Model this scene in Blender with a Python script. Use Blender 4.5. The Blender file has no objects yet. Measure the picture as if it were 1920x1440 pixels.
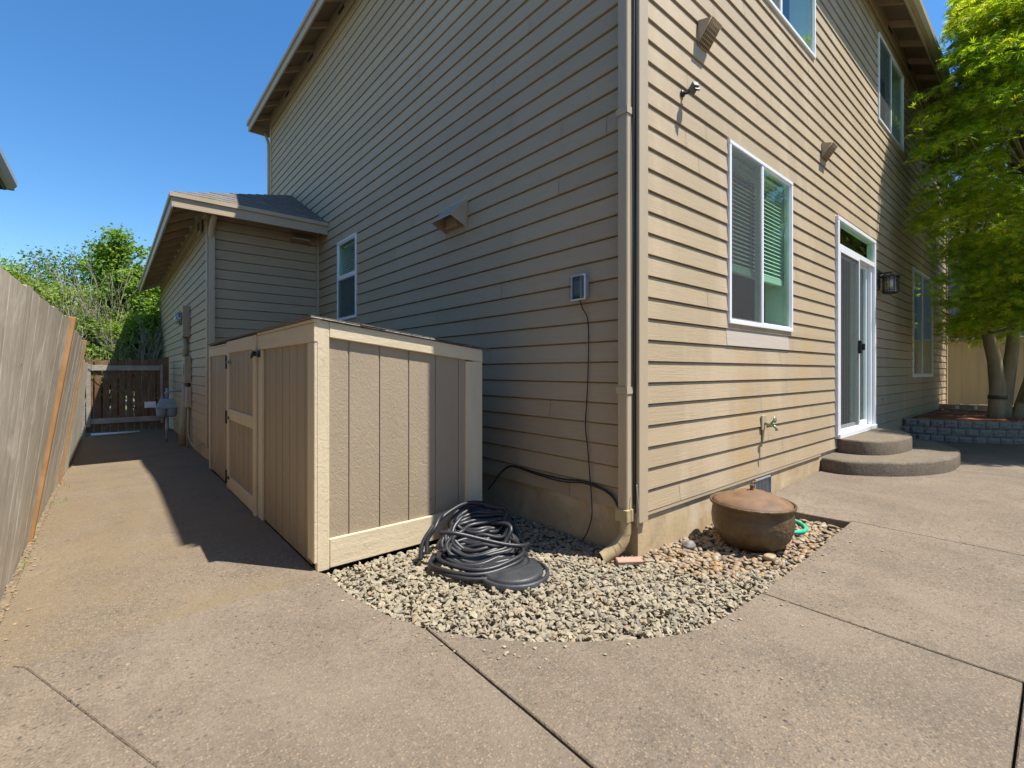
import bpy, bmesh, math, random
import numpy as np
from mathutils import Vector, Matrix
from mathutils.geometry import delaunay_2d_cdt
R = math.radians
random.seed(7)
S = bpy.context.scene
COL = S.collection

# ------------------------------------------------------------------ camera
cam_d = bpy.data.cameras.new("camera")
cam = bpy.data.objects.new("camera", cam_d)
COL.objects.link(cam)
cam.location = (-2.384, -1.644, 1.087)
cam.rotation_euler = (R(90), 0, -R(40.40))
cam_d.sensor_width = 36.0
cam_d.lens = 884.3 / 1920 * 36
cam_d.shift_y = (696.1 - 720) / 1920
cam_d.clip_start = 0.05
cam_d.clip_end = 2000
S.camera = cam
S.render.resolution_x = 1024
S.render.resolution_y = 768

# ------------------------------------------------------------------ light
SUN = Vector((0.285, -0.385, 1.0)).normalized()
SUN_EL = math.asin(SUN.z)
SUN_ROT = math.atan2(SUN.x, SUN.y)
w = bpy.data.worlds.new("World")
S.world = w
w.use_nodes = True
nt = w.node_tree
bg = nt.nodes["Background"]
sky = nt.nodes.new("ShaderNodeTexSky")
sky.sky_type = 'NISHITA'
sky.sun_disc = False
sky.sun_elevation = SUN_EL
sky.sun_rotation = SUN_ROT
sky.altitude = 100
sky.air_density = 1.0
sky.dust_density = 0.3
sky.ozone_density = 3.0
hs = nt.nodes.new("ShaderNodeHueSaturation")
hs.inputs["Saturation"].default_value = 1.27
nt.links.new(sky.outputs[0], hs.inputs["Color"])
nt.links.new(hs.outputs[0], bg.inputs[0])
bg.inputs[1].default_value = 0.12
sl = bpy.data.lights.new("sun", 'SUN')
sl.energy = 5.0
sl.angle = R(0.5)
sl.color = (1.0, 0.965, 0.90)
so = bpy.data.objects.new("sun", sl)
COL.objects.link(so)
so.rotation_euler = SUN.to_track_quat('Z', 'Y').to_euler()
so.location = (0, 0, 20)
S.view_settings.view_transform = 'Standard'
S.view_settings.look = 'None'
S.view_settings.exposure = 0.78
S.view_settings.gamma = 1.0

# ------------------------------------------------------------------ materials
class N:
    def __init__(s, name):
        s.m = bpy.data.materials.new(name)
        s.m.use_nodes = True
        s.t = s.m.node_tree
        s.b = s.t.nodes["Principled BSDF"]
        s.out = s.t.nodes["Material Output"]
        g = s.t.nodes.new("ShaderNodeNewGeometry")
        s.pos = g.outputs["Position"]
        s.isl = g.outputs["Random Per Island"]
    def n(s, typ, **kw):
        nd = s.t.nodes.new(typ)
        for k, v in kw.items():
            setattr(nd, k, v)
        return nd
    def set(s, sock, v):
        if hasattr(v, 'is_linked') or isinstance(v, bpy.types.NodeSocket):
            s.t.links.new(v, sock)
        else:
            if isinstance(v, (tuple, list)) and len(v) == 3 and sock.type == 'RGBA':
                v = (*v, 1)
            sock.default_value = v
    def map(s, scale=(1, 1, 1), rot=(0, 0, 0), vec=None):
        nd = s.n("ShaderNodeMapping")
        s.set(nd.inputs[0], vec or s.pos)
        nd.inputs["Scale"].default_value = scale
        nd.inputs["Rotation"].default_value = rot
        return nd.outputs[0]
    def noise(s, scale=5, detail=4, rough=.5, dist=0, vec=None):
        nd = s.n("ShaderNodeTexNoise")
        s.set(nd.inputs["Vector"], vec or s.pos)
        nd.inputs["Scale"].default_value = scale
        nd.inputs["Detail"].default_value = detail
        nd.inputs["Roughness"].default_value = rough
        nd.inputs["Distortion"].default_value = dist
        return nd.outputs[0]
    def vor(s, scale=5, vec=None, feature='F1', out=0, rand=1):
        nd = s.n("ShaderNodeTexVoronoi", feature=feature)
        s.set(nd.inputs["Vector"], vec or s.pos)
        nd.inputs["Scale"].default_value = scale
        nd.inputs["Randomness"].default_value = rand
        return nd.outputs[out]
    def ramp(s, fac, stops, interp='LINEAR'):
        nd = s.n("ShaderNodeValToRGB")
        nd.color_ramp.interpolation = interp
        e = nd.color_ramp.elements
        while len(e) < len(stops):
            e.new(.5)
        for el, (p, c) in zip(e, stops):
            el.position = p
            el.color = (*c, 1) if isinstance(c, (tuple, list)) else (c, c, c, 1)
        s.set(nd.inputs[0], fac)
        return nd.outputs[0]
    def mix(s, fac, a, b, mode='MIX'):
        nd = s.n("ShaderNodeMix", data_type='RGBA', blend_type=mode)
        s.set(nd.inputs[0], fac)
        s.set(nd.inputs[6], a)
        s.set(nd.inputs[7], b)
        return nd.outputs[2]
    def math(s, op, a, b=0.0, c=None):
        nd = s.n("ShaderNodeMath", operation=op)
        s.set(nd.inputs[0], a)
        s.set(nd.inputs[1], b)
        if c is not None:
            s.set(nd.inputs[2], c)
        return nd.outputs[0]
    def bump(s, h, strength=.3, dist=.01, prev=None):
        nd = s.n("ShaderNodeBump")
        nd.inputs["Strength"].default_value = strength
        nd.inputs["Distance"].default_value = dist
        s.set(nd.inputs["Height"], h)
        if prev is not None:
            s.set(nd.inputs["Normal"], prev)
        return nd.outputs[0]
    def fin(s, col, rough=.7, normal=None, metal=0, spec=None):
        s.set(s.b.inputs["Base Color"], col)
        s.set(s.b.inputs["Roughness"], rough)
        s.b.inputs["Metallic"].default_value = metal
        if spec is not None:
            s.b.inputs["Specular IOR Level"].default_value = spec
        if normal is not None:
            s.set(s.b.inputs["Normal"], normal)
        return s.m

def sc(c, k):
    return tuple(min(1, x * k) for x in c)

def m_simple(name, c, rough=.6, var=.12, scale=8, bump=.1, bscale=60, metal=0, spec=None, stretch=(1, 1, 1)):
    a = N(name)
    v = a.map(stretch)
    f = a.noise(scale, 5, .6, vec=v)
    col = a.ramp(f, [(.3, sc(c, 1 - var)), (.7, sc(c, 1 + var))])
    nm = a.bump(a.noise(bscale, 3, vec=v), bump, .004)
    return a.fin(col, rough, nm, metal, spec)

def m_siding(name, c, stain=0.0):
    a = N(name)
    grain = a.noise(3.5, 6, .65, 1.2, a.map((1, 1, 34)))
    fine = a.noise(9, 4, .6, .6, a.map((1, 1, 60)))
    big = a.noise(.55, 3, .55)
    streak = a.noise(1.6, 4, .6, 0, a.map((1, 1, .22)))
    col = a.ramp(grain, [(.3, sc(c, .84)), (.7, sc(c, 1.1))])
    col = a.mix(a.ramp(big, [(.35, 0.0), (.7, .5)]), col, sc((c[0], c[1] * .985, c[2] * .95), .9))
    # each board painted and weathered a little differently
    col = a.mix(.4, col, a.mix(a.isl, sc(c, .86), sc(c, 1.12)))
    if stain:
        s1 = a.ramp(streak, [(.50, 0.0), (.62, stain)])
        col = a.mix(s1, col, (min(1, c[0] * 1.22), c[1] * 1.24, c[2] * 1.34))
        s2 = a.ramp(a.noise(.9, 4, .6, .4, a.map((1.3, 1, .5), vec=None)), [(.56, 0.0), (.7, stain * .9)])
        col = a.mix(s2, col, (c[0] * 1.02, c[1] * .88, c[2] * .66))
    h = a.math('ADD', grain, a.math('MULTIPLY', fine, .6))
    nm = a.bump(h, .6, .004)
    return a.fin(col, .62, nm, spec=.3)

SID = (.44, .336, .21)
M = {}
M['siding_b'] = m_siding('siding_patio_side', SID, .55)
M['siding_a'] = m_siding('siding_path_side', SID, .12)
M['siding_g'] = m_siding('siding_garage', SID, .1)
M['trim'] = m_simple('trim_paint', (.44, .345, .225), .5, .06, 3, .12, 90, stretch=(1, 1, .3))
M['trim_dark'] = m_simple('tail_paint', (.42, .325, .21), .6, .1, 6, .2, 60)
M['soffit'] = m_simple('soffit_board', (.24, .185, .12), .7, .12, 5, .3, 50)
M['vinyl'] = m_simple('white_vinyl', (.80, .80, .79), .35, .03, 5, .02)
M['blindm'] = m_simple('blind_slat', (.62, .66, .62), .5, .03)
M['drk'] = m_simple('dark_interior', (.035, .04, .04), .8, .2)
M['curtain'] = m_simple('vertical_blind', (.55, .56, .50), .7, .06, 2, .2, 30)
M['black'] = m_simple('black_rubber', (.022, .022, .024), .42, .25, 20, .15, 120)
M['blackmetal'] = m_simple('black_iron', (.02, .018, .018), .4, .3, 20, .2, 80)
M['downspout'] = m_simple('downspout_paint', (.46, .36, .23), .4, .06, 4, .05, 60, stretch=(1, 1, .3))
M['galv'] = m_simple('galvanised_metal', (.36, .38, .39), .45, .2, 15, .15, 60, metal=.35)
M['grayplastic'] = m_simple('grey_plastic', (.30, .33, .37), .45, .08)
M['meterbox'] = m_simple('painted_metal_box', (.37, .295, .195), .5, .12, 8, .1)
M['gasm'] = m_simple('grey_meter_paint', (.27, .32, .36), .5, .15, 20, .1)
M['terminal'] = m_simple('silver_plastic', (.20, .205, .215), .3, .1)
M['brasst'] = m_simple('brass_tap', (.30, .38, .24), .4, .25, 30, .1, metal=.5)
M['pale'] = m_simple('pale_plastic', (.7, .72, .74), .5, .08)
M['vent'] = m_simple('vent_paint', (.40, .32, .22), .5, .08)
M['ventgrid'] = m_simple('vent_grid', (.42, .30, .17), .6, .15)
M['ghose'] = m_simple('green_hose', (.02, .42, .24), .35, .12, 10, .05)
M['brick'] = m_simple('brick_chip', (.38, .23, .16), .85, .15, 20, .5, 70)
M['lid'] = m_simple('black_lid', (.035, .036, .038), .5, .35, 14, .35, 150)
M['beigefence'] = m_simple('painted_fence', (.50, .40, .25), .7, .1, 6, .3, 50, stretch=(1, 1, .15))
M['nsiding'] = m_simple('lavender_siding', (.20, .19, .26), .7, .08)
M['nsiding2'] = m_simple('grey_house_paint', (.42, .44, .46), .6, .06)
M['darkgrey'] = m_simple('dark_grey_paint', (.09, .10, .11), .6, .1)
M['gutterw'] = m_simple('grey_gutter', (.50, .53, .55), .35, .05)
M['bark_m'] = m_simple('maple_bark', (.31, .25, .15), .85, .3, 7, .6, 30, stretch=(1, 1, .35))
M['bark_d'] = m_simple('dark_bark', (.10, .085, .06), .9, .3, 9, .6, 30, stretch=(1, 1, .3))
M['twig'] = m_simple('bare_twig', (.24, .21, .145), .9, .2, 9, .3, 30)
M['fill'] = m_simple('silver_label', (.7, .7, .7), .5, .02)

def m_shed(name, c, chips=True, stretch=(1, 1, .12)):
    a = N(name)
    grain = a.noise(14, 6, .65, .6, a.map(stretch))
    knots = a.noise(26, 5, .7, 1.0)
    col = a.ramp(grain, [(.3, sc(c, .92)), (.7, sc(c, 1.06))])
    if chips:
        col = a.mix(a.ramp(knots, [(.62, 0.0), (.70, .5)]), col, (.36, .27, .16))
        col = a.mix(a.ramp(a.noise(2.2, 4, .6), [(.45, 0.0), (.75, .3)]), col, sc(c, .78))
    nm = a.bump(a.math('ADD', a.math('MULTIPLY', grain, .9), knots), .8, .004)
    return a.fin(col, .65, nm, spec=.25)
M['cream'] = m_shed('cream_painted_board', (.62, .51, .34), True, (1, 1, .1))
M['cream_h'] = m_shed('cream_painted_rail', (.62, .51, .34), True, (.1, .1, 1))
M['shedpanel'] = m_shed('shed_panel_paint', (.43, .345, .24), False, (1, 1, .3))
def m_panel2():
    a = N('shed_panel_texture')
    g = a.noise(34, 4, .6, 2.2, a.map((1, 1, .7)))
    g2 = a.noise(5, 4, .5, 0, a.map((1, 1, .3)))
    c = (.35, .275, .185)
    col = a.ramp(g2, [(.3, sc(c, .93)), (.7, sc(c, 1.05))])
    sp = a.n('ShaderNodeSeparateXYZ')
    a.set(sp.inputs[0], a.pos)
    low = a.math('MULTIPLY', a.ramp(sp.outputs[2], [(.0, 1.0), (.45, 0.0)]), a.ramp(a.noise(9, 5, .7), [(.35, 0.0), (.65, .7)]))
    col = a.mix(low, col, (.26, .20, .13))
    return a.fin(col, .6, a.bump(g, .7, .005), spec=.3)
M['shedpanel'] = m_panel2()

def m_fencewood(name, c1, c2, c3, stretch=(1, 1, .05), sc_=55):
    a = N(name)
    g = a.noise(sc_, 6, .7, .4, a.map(stretch))
    b = a.noise(2.2, 6, .7, .5, a.map((.7, .7, .7)))
    isl = a.isl
    col = a.ramp(g, [(.28, c2), (.5, c1), (.72, c3)])
    col = a.mix(a.ramp(b, [(.4, 0.0), (.7, .55)]), col, sc(c2, 1.1))
    col = a.mix(.12, col, a.mix(isl, sc(c2, 1.05), sc(c3, 1.0)))
    col = a.mix(a.ramp(a.noise(5, 6, .7, .8, a.map((.8, .8, .6))), [(.5, 0.0), (.68, .6)]), col, sc(c3, 1.12))
    col = a.mix(a.ramp(a.noise(40, 3, .6, 0, a.map((1, 1, .5))), [(.68, 0.0), (.74, .7)]), col, sc(c2, .45))
    return a.fin(col, .85, a.bump(g, .25, .004), spec=.2)
M['oldwood'] = m_fencewood('weathered_cedar', (.48, .41, .315), (.30, .245, .175), (.66, .59, .48))
M['neww'] = m_fencewood('fresh_orange_cedar', (.38, .20, .08), (.31, .15, .055), (.45, .26, .12))
M['gatewood'] = m_fencewood('reddish_gate_wood', (.17, .085, .045), (.09, .045, .025), (.26, .16, .10))
M['gaterail'] = m_fencewood('grey_gate_rail', (.33, .28, .22), (.2, .165, .13), (.45, .4, .33), (.1, 1, 1))

def m_concrete(name, c, speck=1.0, moss=0.0):
    a = N(name)
    big = a.noise(.8, 5, .6)
    med = a.noise(7, 5, .62, .3)
    fine = a.noise(150, 3, .65)
    cell = a.vor(95, out=1)
    dist = a.vor(95)
    col = a.ramp(big, [(.3, sc(c, .70)), (.5, c), (.7, sc(c, 1.32))])
    col = a.mix(a.ramp(a.noise(2.6, 7, .72, .5), [(.42, .0), (.5, .0), (.62, .6)]), col, sc((c[0] * .95, c[1] * .97, c[2]), .64))
    col = a.mix(a.ramp(med, [(.35, .5), (.6, 0.0)]), col, sc((c[0], c[1] * .97, c[2] * .9), .82))
    sep = a.n("ShaderNodeSeparateColor")
    a.set(sep.inputs[0], cell)
    r, g, b = sep.outputs
    # small aggregate, tinted stone by stone
    tint = a.ramp(r, [(0, sc(c, .4)), (.25, sc(c, .8)), (.55, sc(c, 1.1)), (.85, sc(c, 1.55)), (1, sc((c[0] * 1.15, c[1] * .95, c[2] * .7), 1.6))])
    inside = a.ramp(dist, [(.28, 1.0), (.5, 0.0)])
    col = a.mix(a.math('MULTIPLY', inside, .72 * speck), col, tint)
    # sparse bigger dark pebbles
    wv = a.n("ShaderNodeVectorMath", operation='ADD')
    a.set(wv.inputs[0], a.pos)
    nz = a.n("ShaderNodeTexNoise")
    a.set(nz.inputs["Vector"], a.pos)
    nz.inputs["Scale"].default_value = 30
    sc2 = a.n("ShaderNodeVectorMath", operation='SCALE')
    a.set(sc2.inputs[0], nz.outputs[1])
    sc2.inputs["Scale"].default_value = .02
    a.set(wv.inputs[1], sc2.outputs[0])
    d2 = a.vor(40, vec=wv.outputs[0])
    c2 = a.vor(40, vec=wv.outputs[0], out=1)
    sp2 = a.n("ShaderNodeSeparateColor")
    a.set(sp2.inputs[0], c2)
    pick = a.ramp(sp2.outputs[0], [(.62, 0.0), (.64, 1.0)])
    body = a.ramp(d2, [(.17, 1.0), (.30, 0.0)])
    zone = a.ramp(a.noise(.9, 3, .6), [(.36, .12), (.52, 1.0)])
    tint2 = a.ramp(sp2.outputs[1], [(0, (.035, .034, .036)), (.62, (.07, .06, .05)), (.78, (.17, .12, .07)), (1, (.36, .29, .2))])
    col = a.mix(a.math('MULTIPLY', a.math('MULTIPLY', pick, body), zone), col, tint2)
    col = a.mix(a.ramp(fine, [(.35, .7), (.55, 0.0)]), col, sc(c, .55))
    col = a.mix(a.ramp(a.noise(60, 4, .7, .5), [(.5, 0.0), (.68, .4)]), col, sc(c, 1.5))
    col = a.mix(a.ramp(a.noise(38, 4, .7, .5), [(.54, 0.0), (.68, .6)]), col, sc(c, .5))
    col = a.mix(a.ramp(a.noise(2.2, 6, .7, .8, a.map((1, .35, 1), (0, 0, R(35)))), [(.5, 0.0), (.68, .35)]), col, sc(c, 1.3))
    if moss:
        col = a.mix(a.ramp(a.noise(1.3, 6, .65), [(.42, moss), (.6, 0.0)]), col, (c[0] * .98, c[1] * .93, c[2] * .75))
    wn = a.n('ShaderNodeTexNoise')
    a.set(wn.inputs['Vector'], a.pos)
    wn.inputs['Scale'].default_value = 5
    wn.inputs['Detail'].default_value = 5
    ws = a.n('ShaderNodeVectorMath', operation='SCALE')
    a.set(ws.inputs[0], wn.outputs[1])
    ws.inputs['Scale'].default_value = .22
    wa = a.n('ShaderNodeVectorMath', operation='ADD')
    a.set(wa.inputs[0], a.pos)
    a.set(wa.inputs[1], ws.outputs[0])
    crack = a.ramp(a.vor(.62, vec=wa.outputs[0], feature='DISTANCE_TO_EDGE'), [(.0, 1.0), (.0035, 0.0)])
    crack = a.math('MULTIPLY', crack, a.ramp(a.noise(.7, 3, .6), [(.56, 0.0), (.62, .3)]))
    col = a.mix(crack, col, sc(c, .35))
    drip = a.ramp(a.noise(9, 6, .75, .8), [(.60, 0.0), (.72, .35)])
    col = a.mix(drip, col, sc(c, .6))
    h = a.math('ADD', a.math('MULTIPLY', inside, .5), fine)
    nm = a.bump(h, .55, .004)
    return a.fin(col, .85, nm, spec=.25)
CON = (.188, .148, .108)
M['patio'] = m_concrete('exposed_aggregate_concrete', CON, 1.0)
M['pathc'] = m_concrete('mossy_aggregate_concrete', (.192, .15, .105), 1.5, .6)
M['steps'] = m_concrete('step_concrete', (.165, .132, .094), 1.6)

def m_found():
    a = N('foundation_concrete')
    c = (.50, .37, .21)
    col = a.ramp(a.noise(2.5, 6, .65, .4), [(.3, sc(c, .72)), (.55, c), (.75, (.62, .53, .4))])
    col = a.mix(a.ramp(a.noise(11, 5, .7), [(.55, 0.0), (.7, .4)]), col, (.25, .17, .08))
    return a.fin(col, .9, a.bump(a.noise(40, 6, .7), .5, .006))
M['found'] = m_found()

def m_soil(name, c1, c2, scale=30):
    a = N(name)
    col = a.ramp(a.noise(scale, 6, .75), [(.3, c1), (.7, c2)])
    return a.fin(col, .95, a.bump(a.noise(scale * 2, 5, .7), .8, .01))
M['soil'] = m_soil('dry_soil', (.10, .07, .04), (.28, .21, .13))
M['ground'] = m_soil('ground_earth', (.06, .07, .03), (.13, .14, .06), 4)
M['mulch'] = m_soil('bark_mulch', (.12, .035, .015), (.38, .15, .07), 40)
M['bed'] = m_soil('gravel_bed', (.22, .185, .13), (.34, .29, .21), 40)

def m_stones(name, stops, rough=.8, bump=.3):
    a = N(name)
    col = a.ramp(a.isl, stops)
    col = a.mix(a.ramp(a.noise(45, 4, .6), [(.35, .35), (.65, 0.0)]), col, (.16, .15, .12))
    return a.fin(col, rough, a.bump(a.noise(90, 4), bump, .003), spec=.3)
M['gravel'] = m_stones('crushed_grey_stone', [(0, (.32, .26, .165)), (.2, (.25, .215, .15)), (.4, (.37, .30, .195)), (.6, (.29, .25, .175)), (.75, (.41, .34, .225)), (.9, (.22, .195, .15)), (1, (.36, .25, .14))])
M['pebble'] = m_stones('river_pebbles', [(0, (.25, .17, .095)), (.2, (.32, .22, .125)), (.4, (.19, .15, .11)), (.55, (.38, .215, .075)), (.7, (.28, .19, .115)), (.85, (.38, .30, .20)), (1, (.14, .115, .095))], .5, .15)
M['blockm'] = m_stones('split_face_block', [(0, (.20, .175, .145)), (.5, (.28, .245, .20)), (1, (.35, .30, .24))], .9, .8)

def m_shingle():
    a = N('asphalt_shingle')
    v = a.pos
    br = a.n("ShaderNodeTexBrick")
    a.set(br.inputs["Vector"], a.map((1, 1, 2.2), (R(90), 0, 0)))
    br.inputs["Scale"].default_value = 6
    br.inputs["Mortar Size"].default_value = .02
    br.inputs["Color1"].default_value = (.16, .14, .12, 1)
    br.inputs["Color2"].default_value = (.23, .20, .17, 1)
    br.inputs["Mortar"].default_value = (.05, .045, .04, 1)
    col = a.mix(a.ramp(a.noise(120, 3), [(.3, .3), (.7, 0.0)]), br.outputs[0], (.08, .075, .07))
    return a.fin(col, .9, a.bump(a.noise(140, 3), .6, .004))
M['shingle'] = m_shingle()

def m_rust():
    a = N('rusty_copper_lid')
    col = a.ramp(a.noise(6, 6, .65, .3), [(.3, (.095, .05, .022)), (.5, (.16, .085, .038)), (.72, (.215, .125, .065))])
    return a.fin(col, .7, a.bump(a.noise(60, 4), .25, .003), 0)
M['lidcop'] = m_rust()
def m_pot():
    a = N('hammered_copper_pot')
    col = a.ramp(a.noise(4, 6, .65, .3), [(.3, (.065, .038, .015)), (.5, (.105, .064, .026)), (.72, (.19, .145, .09))])
    dents = a.vor(48)
    nm = a.bump(dents, .5, .006)
    return a.fin(col, .55, nm, .1)
M['pot'] = m_pot()

def m_glass(name, tint, rough=.0, base=.04, dark=None):
    a = N(name)
    t = a.t
    t.nodes.remove(a.b)
    tr = a.n("ShaderNodeBsdfTransparent")
    tr.inputs[0].default_value = (*tint, 1)
    gl = a.n("ShaderNodeBsdfGlossy")
    gl.inputs["Roughness"].default_value = rough
    gl.inputs["Color"].default_value = (.92, 1, .95, 1)
    fr = a.n("ShaderNodeFresnel")
    fr.inputs["IOR"].default_value = 1.5
    f = a.math('MULTIPLY', fr.outputs[0], .8)
    f = a.math('ADD', f, base)
    g_ = a.n("ShaderNodeNewGeometry")
    f = a.math('MULTIPLY', f, a.math('SUBTRACT', 1.0, g_.outputs["Backfacing"]))
    mx = a.n("ShaderNodeMixShader")
    a.set(mx.inputs[0], f)
    a.set(mx.inputs[1], tr.outputs[0])
    a.set(mx.inputs[2], gl.outputs[0])
    t.links.new(mx.outputs[0], a.out.inputs[0])
    return a.m
M['glass'] = m_glass('green_tinted_glass', (.84, .965, .885))
M['glassclear'] = m_glass('meter_glass', (.8, .85, .85), .05, .1)
def m_screen():
    a = N('insect_screen')
    tr = a.n("ShaderNodeBsdfTransparent")
    mx = a.n("ShaderNodeMixShader")
    a.set(mx.inputs[0], .30)
    a.fin(a.ramp(a.noise(200, 2), [(.3, (.06, .06, .062)), (.7, (.10, .10, .102))]), .7)
    a.set(mx.inputs[1], tr.outputs[0])
    a.set(mx.inputs[2], a.b.outputs[0])
    a.t.links.new(mx.outputs[0], a.out.inputs[0])
    return a.m
M['screen'] = m_screen()

def m_leaf(name, stops, trans=.45):
    a = N(name)
    col = a.ramp(a.isl, stops)
    big = a.noise(1.1, 3, .5)
    col = a.mix(a.ramp(big, [(.35, .0), (.65, .3)]), col, stops[-1][1])
    a.fin(col, .5, spec=.3)
    tl = a.n("ShaderNodeBsdfTranslucent")
    a.set(tl.inputs[0], a.mix(1.0, col, (1.25, 1.25, .5), 'MULTIPLY'))
    mx = a.n("ShaderNodeMixShader")
    a.set(mx.inputs[0], trans)
    a.set(mx.inputs[1], a.b.outputs[0])
    a.set(mx.inputs[2], tl.outputs[0])
    a.t.links.new(mx.outputs[0], a.out.inputs[0])
    return a.m
M['maple'] = m_leaf('maple_leaf', [(0, (.13, .27, .02)), (.35, (.25, .42, .022)), (.7, (.39, .53, .026)), (.93, (.55, .58, .04)), (1, (.56, .42, .05))], .62)
M['leaf1'] = m_leaf('green_tree_leaf', [(0, (.08, .17, .02)), (.5, (.16, .27, .03)), (1, (.26, .37, .04))], .45)
M['leaf2'] = m_leaf('yellow_green_leaf', [(0, (.12, .21, .02)), (.5, (.20, .31, .03)), (1, (.30, .39, .05))], .4)
M['leaf3'] = m_leaf('deep_green_leaf', [(0, (.05, .12, .02)), (.5, (.09, .19, .025)), (1, (.15, .26, .035))], .4)
M['grassm'] = m_leaf('grass_blade', [(0, (.12, .22, .03)), (1, (.2, .32, .05))], .3)

# ------------------------------------------------------------------ object helpers
def wloc(o):
    v = Vector((0, 0, 0))
    while o is not None:
        v += o.location
        o = o.parent
    return v

def thing(name, label, cat, loc=(0, 0, 0), group=None):
    o = bpy.data.objects.new(name, None)
    COL.objects.link(o)
    o.location = loc
    o.empty_display_size = .1
    o["label"] = label
    o["category"] = cat
    if group:
        o["group"] = group
    return o

def tag(o, label=None, cat=None, group=None, kind=None):
    if label: o["label"] = label
    if cat: o["category"] = cat
    if group: o["group"] = group
    if kind: o["kind"] = kind
    return o

class B:
    """collects faces in world coordinates, then links them as one mesh object"""
    def __init__(s):
        s.v = []
        s.f = []
        s.sm = []
    def add(s, vs, fs, smooth=False):
        o = len(s.v)
        s.v += [tuple(v) for v in vs]
        s.f += [tuple(i + o for i in f) for f in fs]
        s.sm += [smooth] * len(fs)
        return s
    def box(s, x0, x1, y0, y1, z0, z1, bev=0):
        if x0 > x1: x0, x1 = x1, x0
        if y0 > y1: y0, y1 = y1, y0
        if z0 > z1: z0, z1 = z1, z0
        return s.hexa([(x0, y0, z0), (x1, y0, z0), (x1, y1, z0), (x0, y1, z0), (x0, y0, z1), (x1, y0, z1), (x1, y1, z1), (x0, y1, z1)], bev)
    def hexa(s, p, bev=0):
        F = [(0, 3, 2, 1), (4, 5, 6, 7), (0, 1, 5, 4), (1, 2, 6, 5), (2, 3, 7, 6), (3, 0, 4, 7)]
        if bev:
            bm = bmesh.new()
            vv = [bm.verts.new(q) for q in p]
            for f in F: bm.faces.new([vv[i] for i in f])
            bmesh.ops.bevel(bm, geom=list(bm.edges), offset=bev, segments=1, affect='EDGES')
            bm.verts.index_update()
            s.add([v.co[:] for v in bm.verts], [[v.index for v in f.verts] for f in bm.faces])
            bm.free()
            return s
        return s.add(p, F)
    def prism(s, poly, axis, a, b, smooth=False):
        """poly 2D extruded along axis from a to b; poly coords are the two other axes in xyz order"""
        n = len(poly)
        def P(q, t):
            if axis == 'x': return (t, q[0], q[1])
            if axis == 'y': return (q[0], t, q[1])
            return (q[0], q[1], t)
        vs = [P(q, a) for q in poly] + [P(q, b) for q in poly]
        fs = [(i, (i + 1) % n, n + (i + 1) % n, n + i) for i in range(n)]
        o = len(s.v)
        s.add(vs, fs, smooth)
        s.add([], [])
        s.f += [tuple(o + i for i in range(n))[::-1], tuple(o + n + i for i in range(n))]
        s.sm += [False, False]
        return s
    def tube(s, pts, r, n=8, caps=True):
        pts = [Vector(p) for p in pts]
        rs = r if isinstance(r, (list, tuple)) else [r] * len(pts)
        rings = []
        up = None
        for i, p in enumerate(pts):
            d = (pts[min(i + 1, len(pts) - 1)] - pts[max(i - 1, 0)])
            if d.length < 1e-9: d = Vector((0, 0, 1))
            d.normalize()
            if up is None:
                up = Vector((0, 0, 1)) if abs(d.z) < .9 else Vector((1, 0, 0))
            a = d.cross(up)
            if a.length < 1e-6:
                a = d.cross(Vector((1, 0, 0)))
            a.normalize()
            b_ = a.cross(d).normalized()
            up = b_
            rings.append([p + (a * math.cos(t) + b_ * math.sin(t)) * rs[i] for t in [2 * math.pi * k / n for k in range(n)]])
        vs = [v for rg in rings for v in rg]
        fs = []
        for i in range(len(rings) - 1):
            for k in range(n):
                fs.append((i * n + k, i * n + (k + 1) % n, (i + 1) * n + (k + 1) % n, (i + 1) * n + k))
        o = len(s.v)
        s.add(vs, fs, True)
        if caps:
            s.f += [tuple(o + k for k in range(n))[::-1], tuple(o + (len(rings) - 1) * n + k for k in range(n))]
            s.sm += [False, False]
        return s
    def lathe(s, prof, c, n=48, smooth=True, axis='z', wob=0):
        """prof: list of (r, h)"""
        vs = []
        for j, (r, h) in enumerate(prof):
            for k in range(n):
                t = 2 * math.pi * k / n
                rr = r * (1 + wob * math.sin(3 * t + j * .3))
                a, b_ = rr * math.cos(t), rr * math.sin(t)
                if axis == 'z': vs.append((c[0] + a, c[1] + b_, c[2] + h))
                elif axis == 'x': vs.append((c[0] + h, c[1] + a, c[2] + b_))
                else: vs.append((c[0] + a, c[1] + h, c[2] + b_))
        fs = []
        for j in range(len(prof) - 1):
            for k in range(n):
                fs.append((j * n + k, j * n + (k + 1) % n, (j + 1) * n + (k + 1) % n, (j + 1) * n + k))
        return s.add(vs, fs, smooth)
    def build(s, name, mat, parent=None, label=None):
        me = bpy.data.meshes.new(name)
        base = wloc(parent) if parent else Vector((0, 0, 0))
        me.from_pydata([(v[0] - base.x, v[1] - base.y, v[2] - base.z) for v in s.v], [], s.f)
        me.validate()
        sm = s.sm
        if len(sm) == len(me.polygons):
            me.polygons.foreach_set("use_smooth", sm)
        me.materials.append(mat)
        bm = bmesh.new()
        bm.from_mesh(me)
        bmesh.ops.recalc_face_normals(bm, faces=list(bm.faces))
        bm.to_mesh(me)
        bm.free()
        o = bpy.data.objects.new(name, me)
        COL.objects.link(o)
        if parent:
            o.parent = parent
        if label:
            o["label"] = label
        return o

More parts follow.
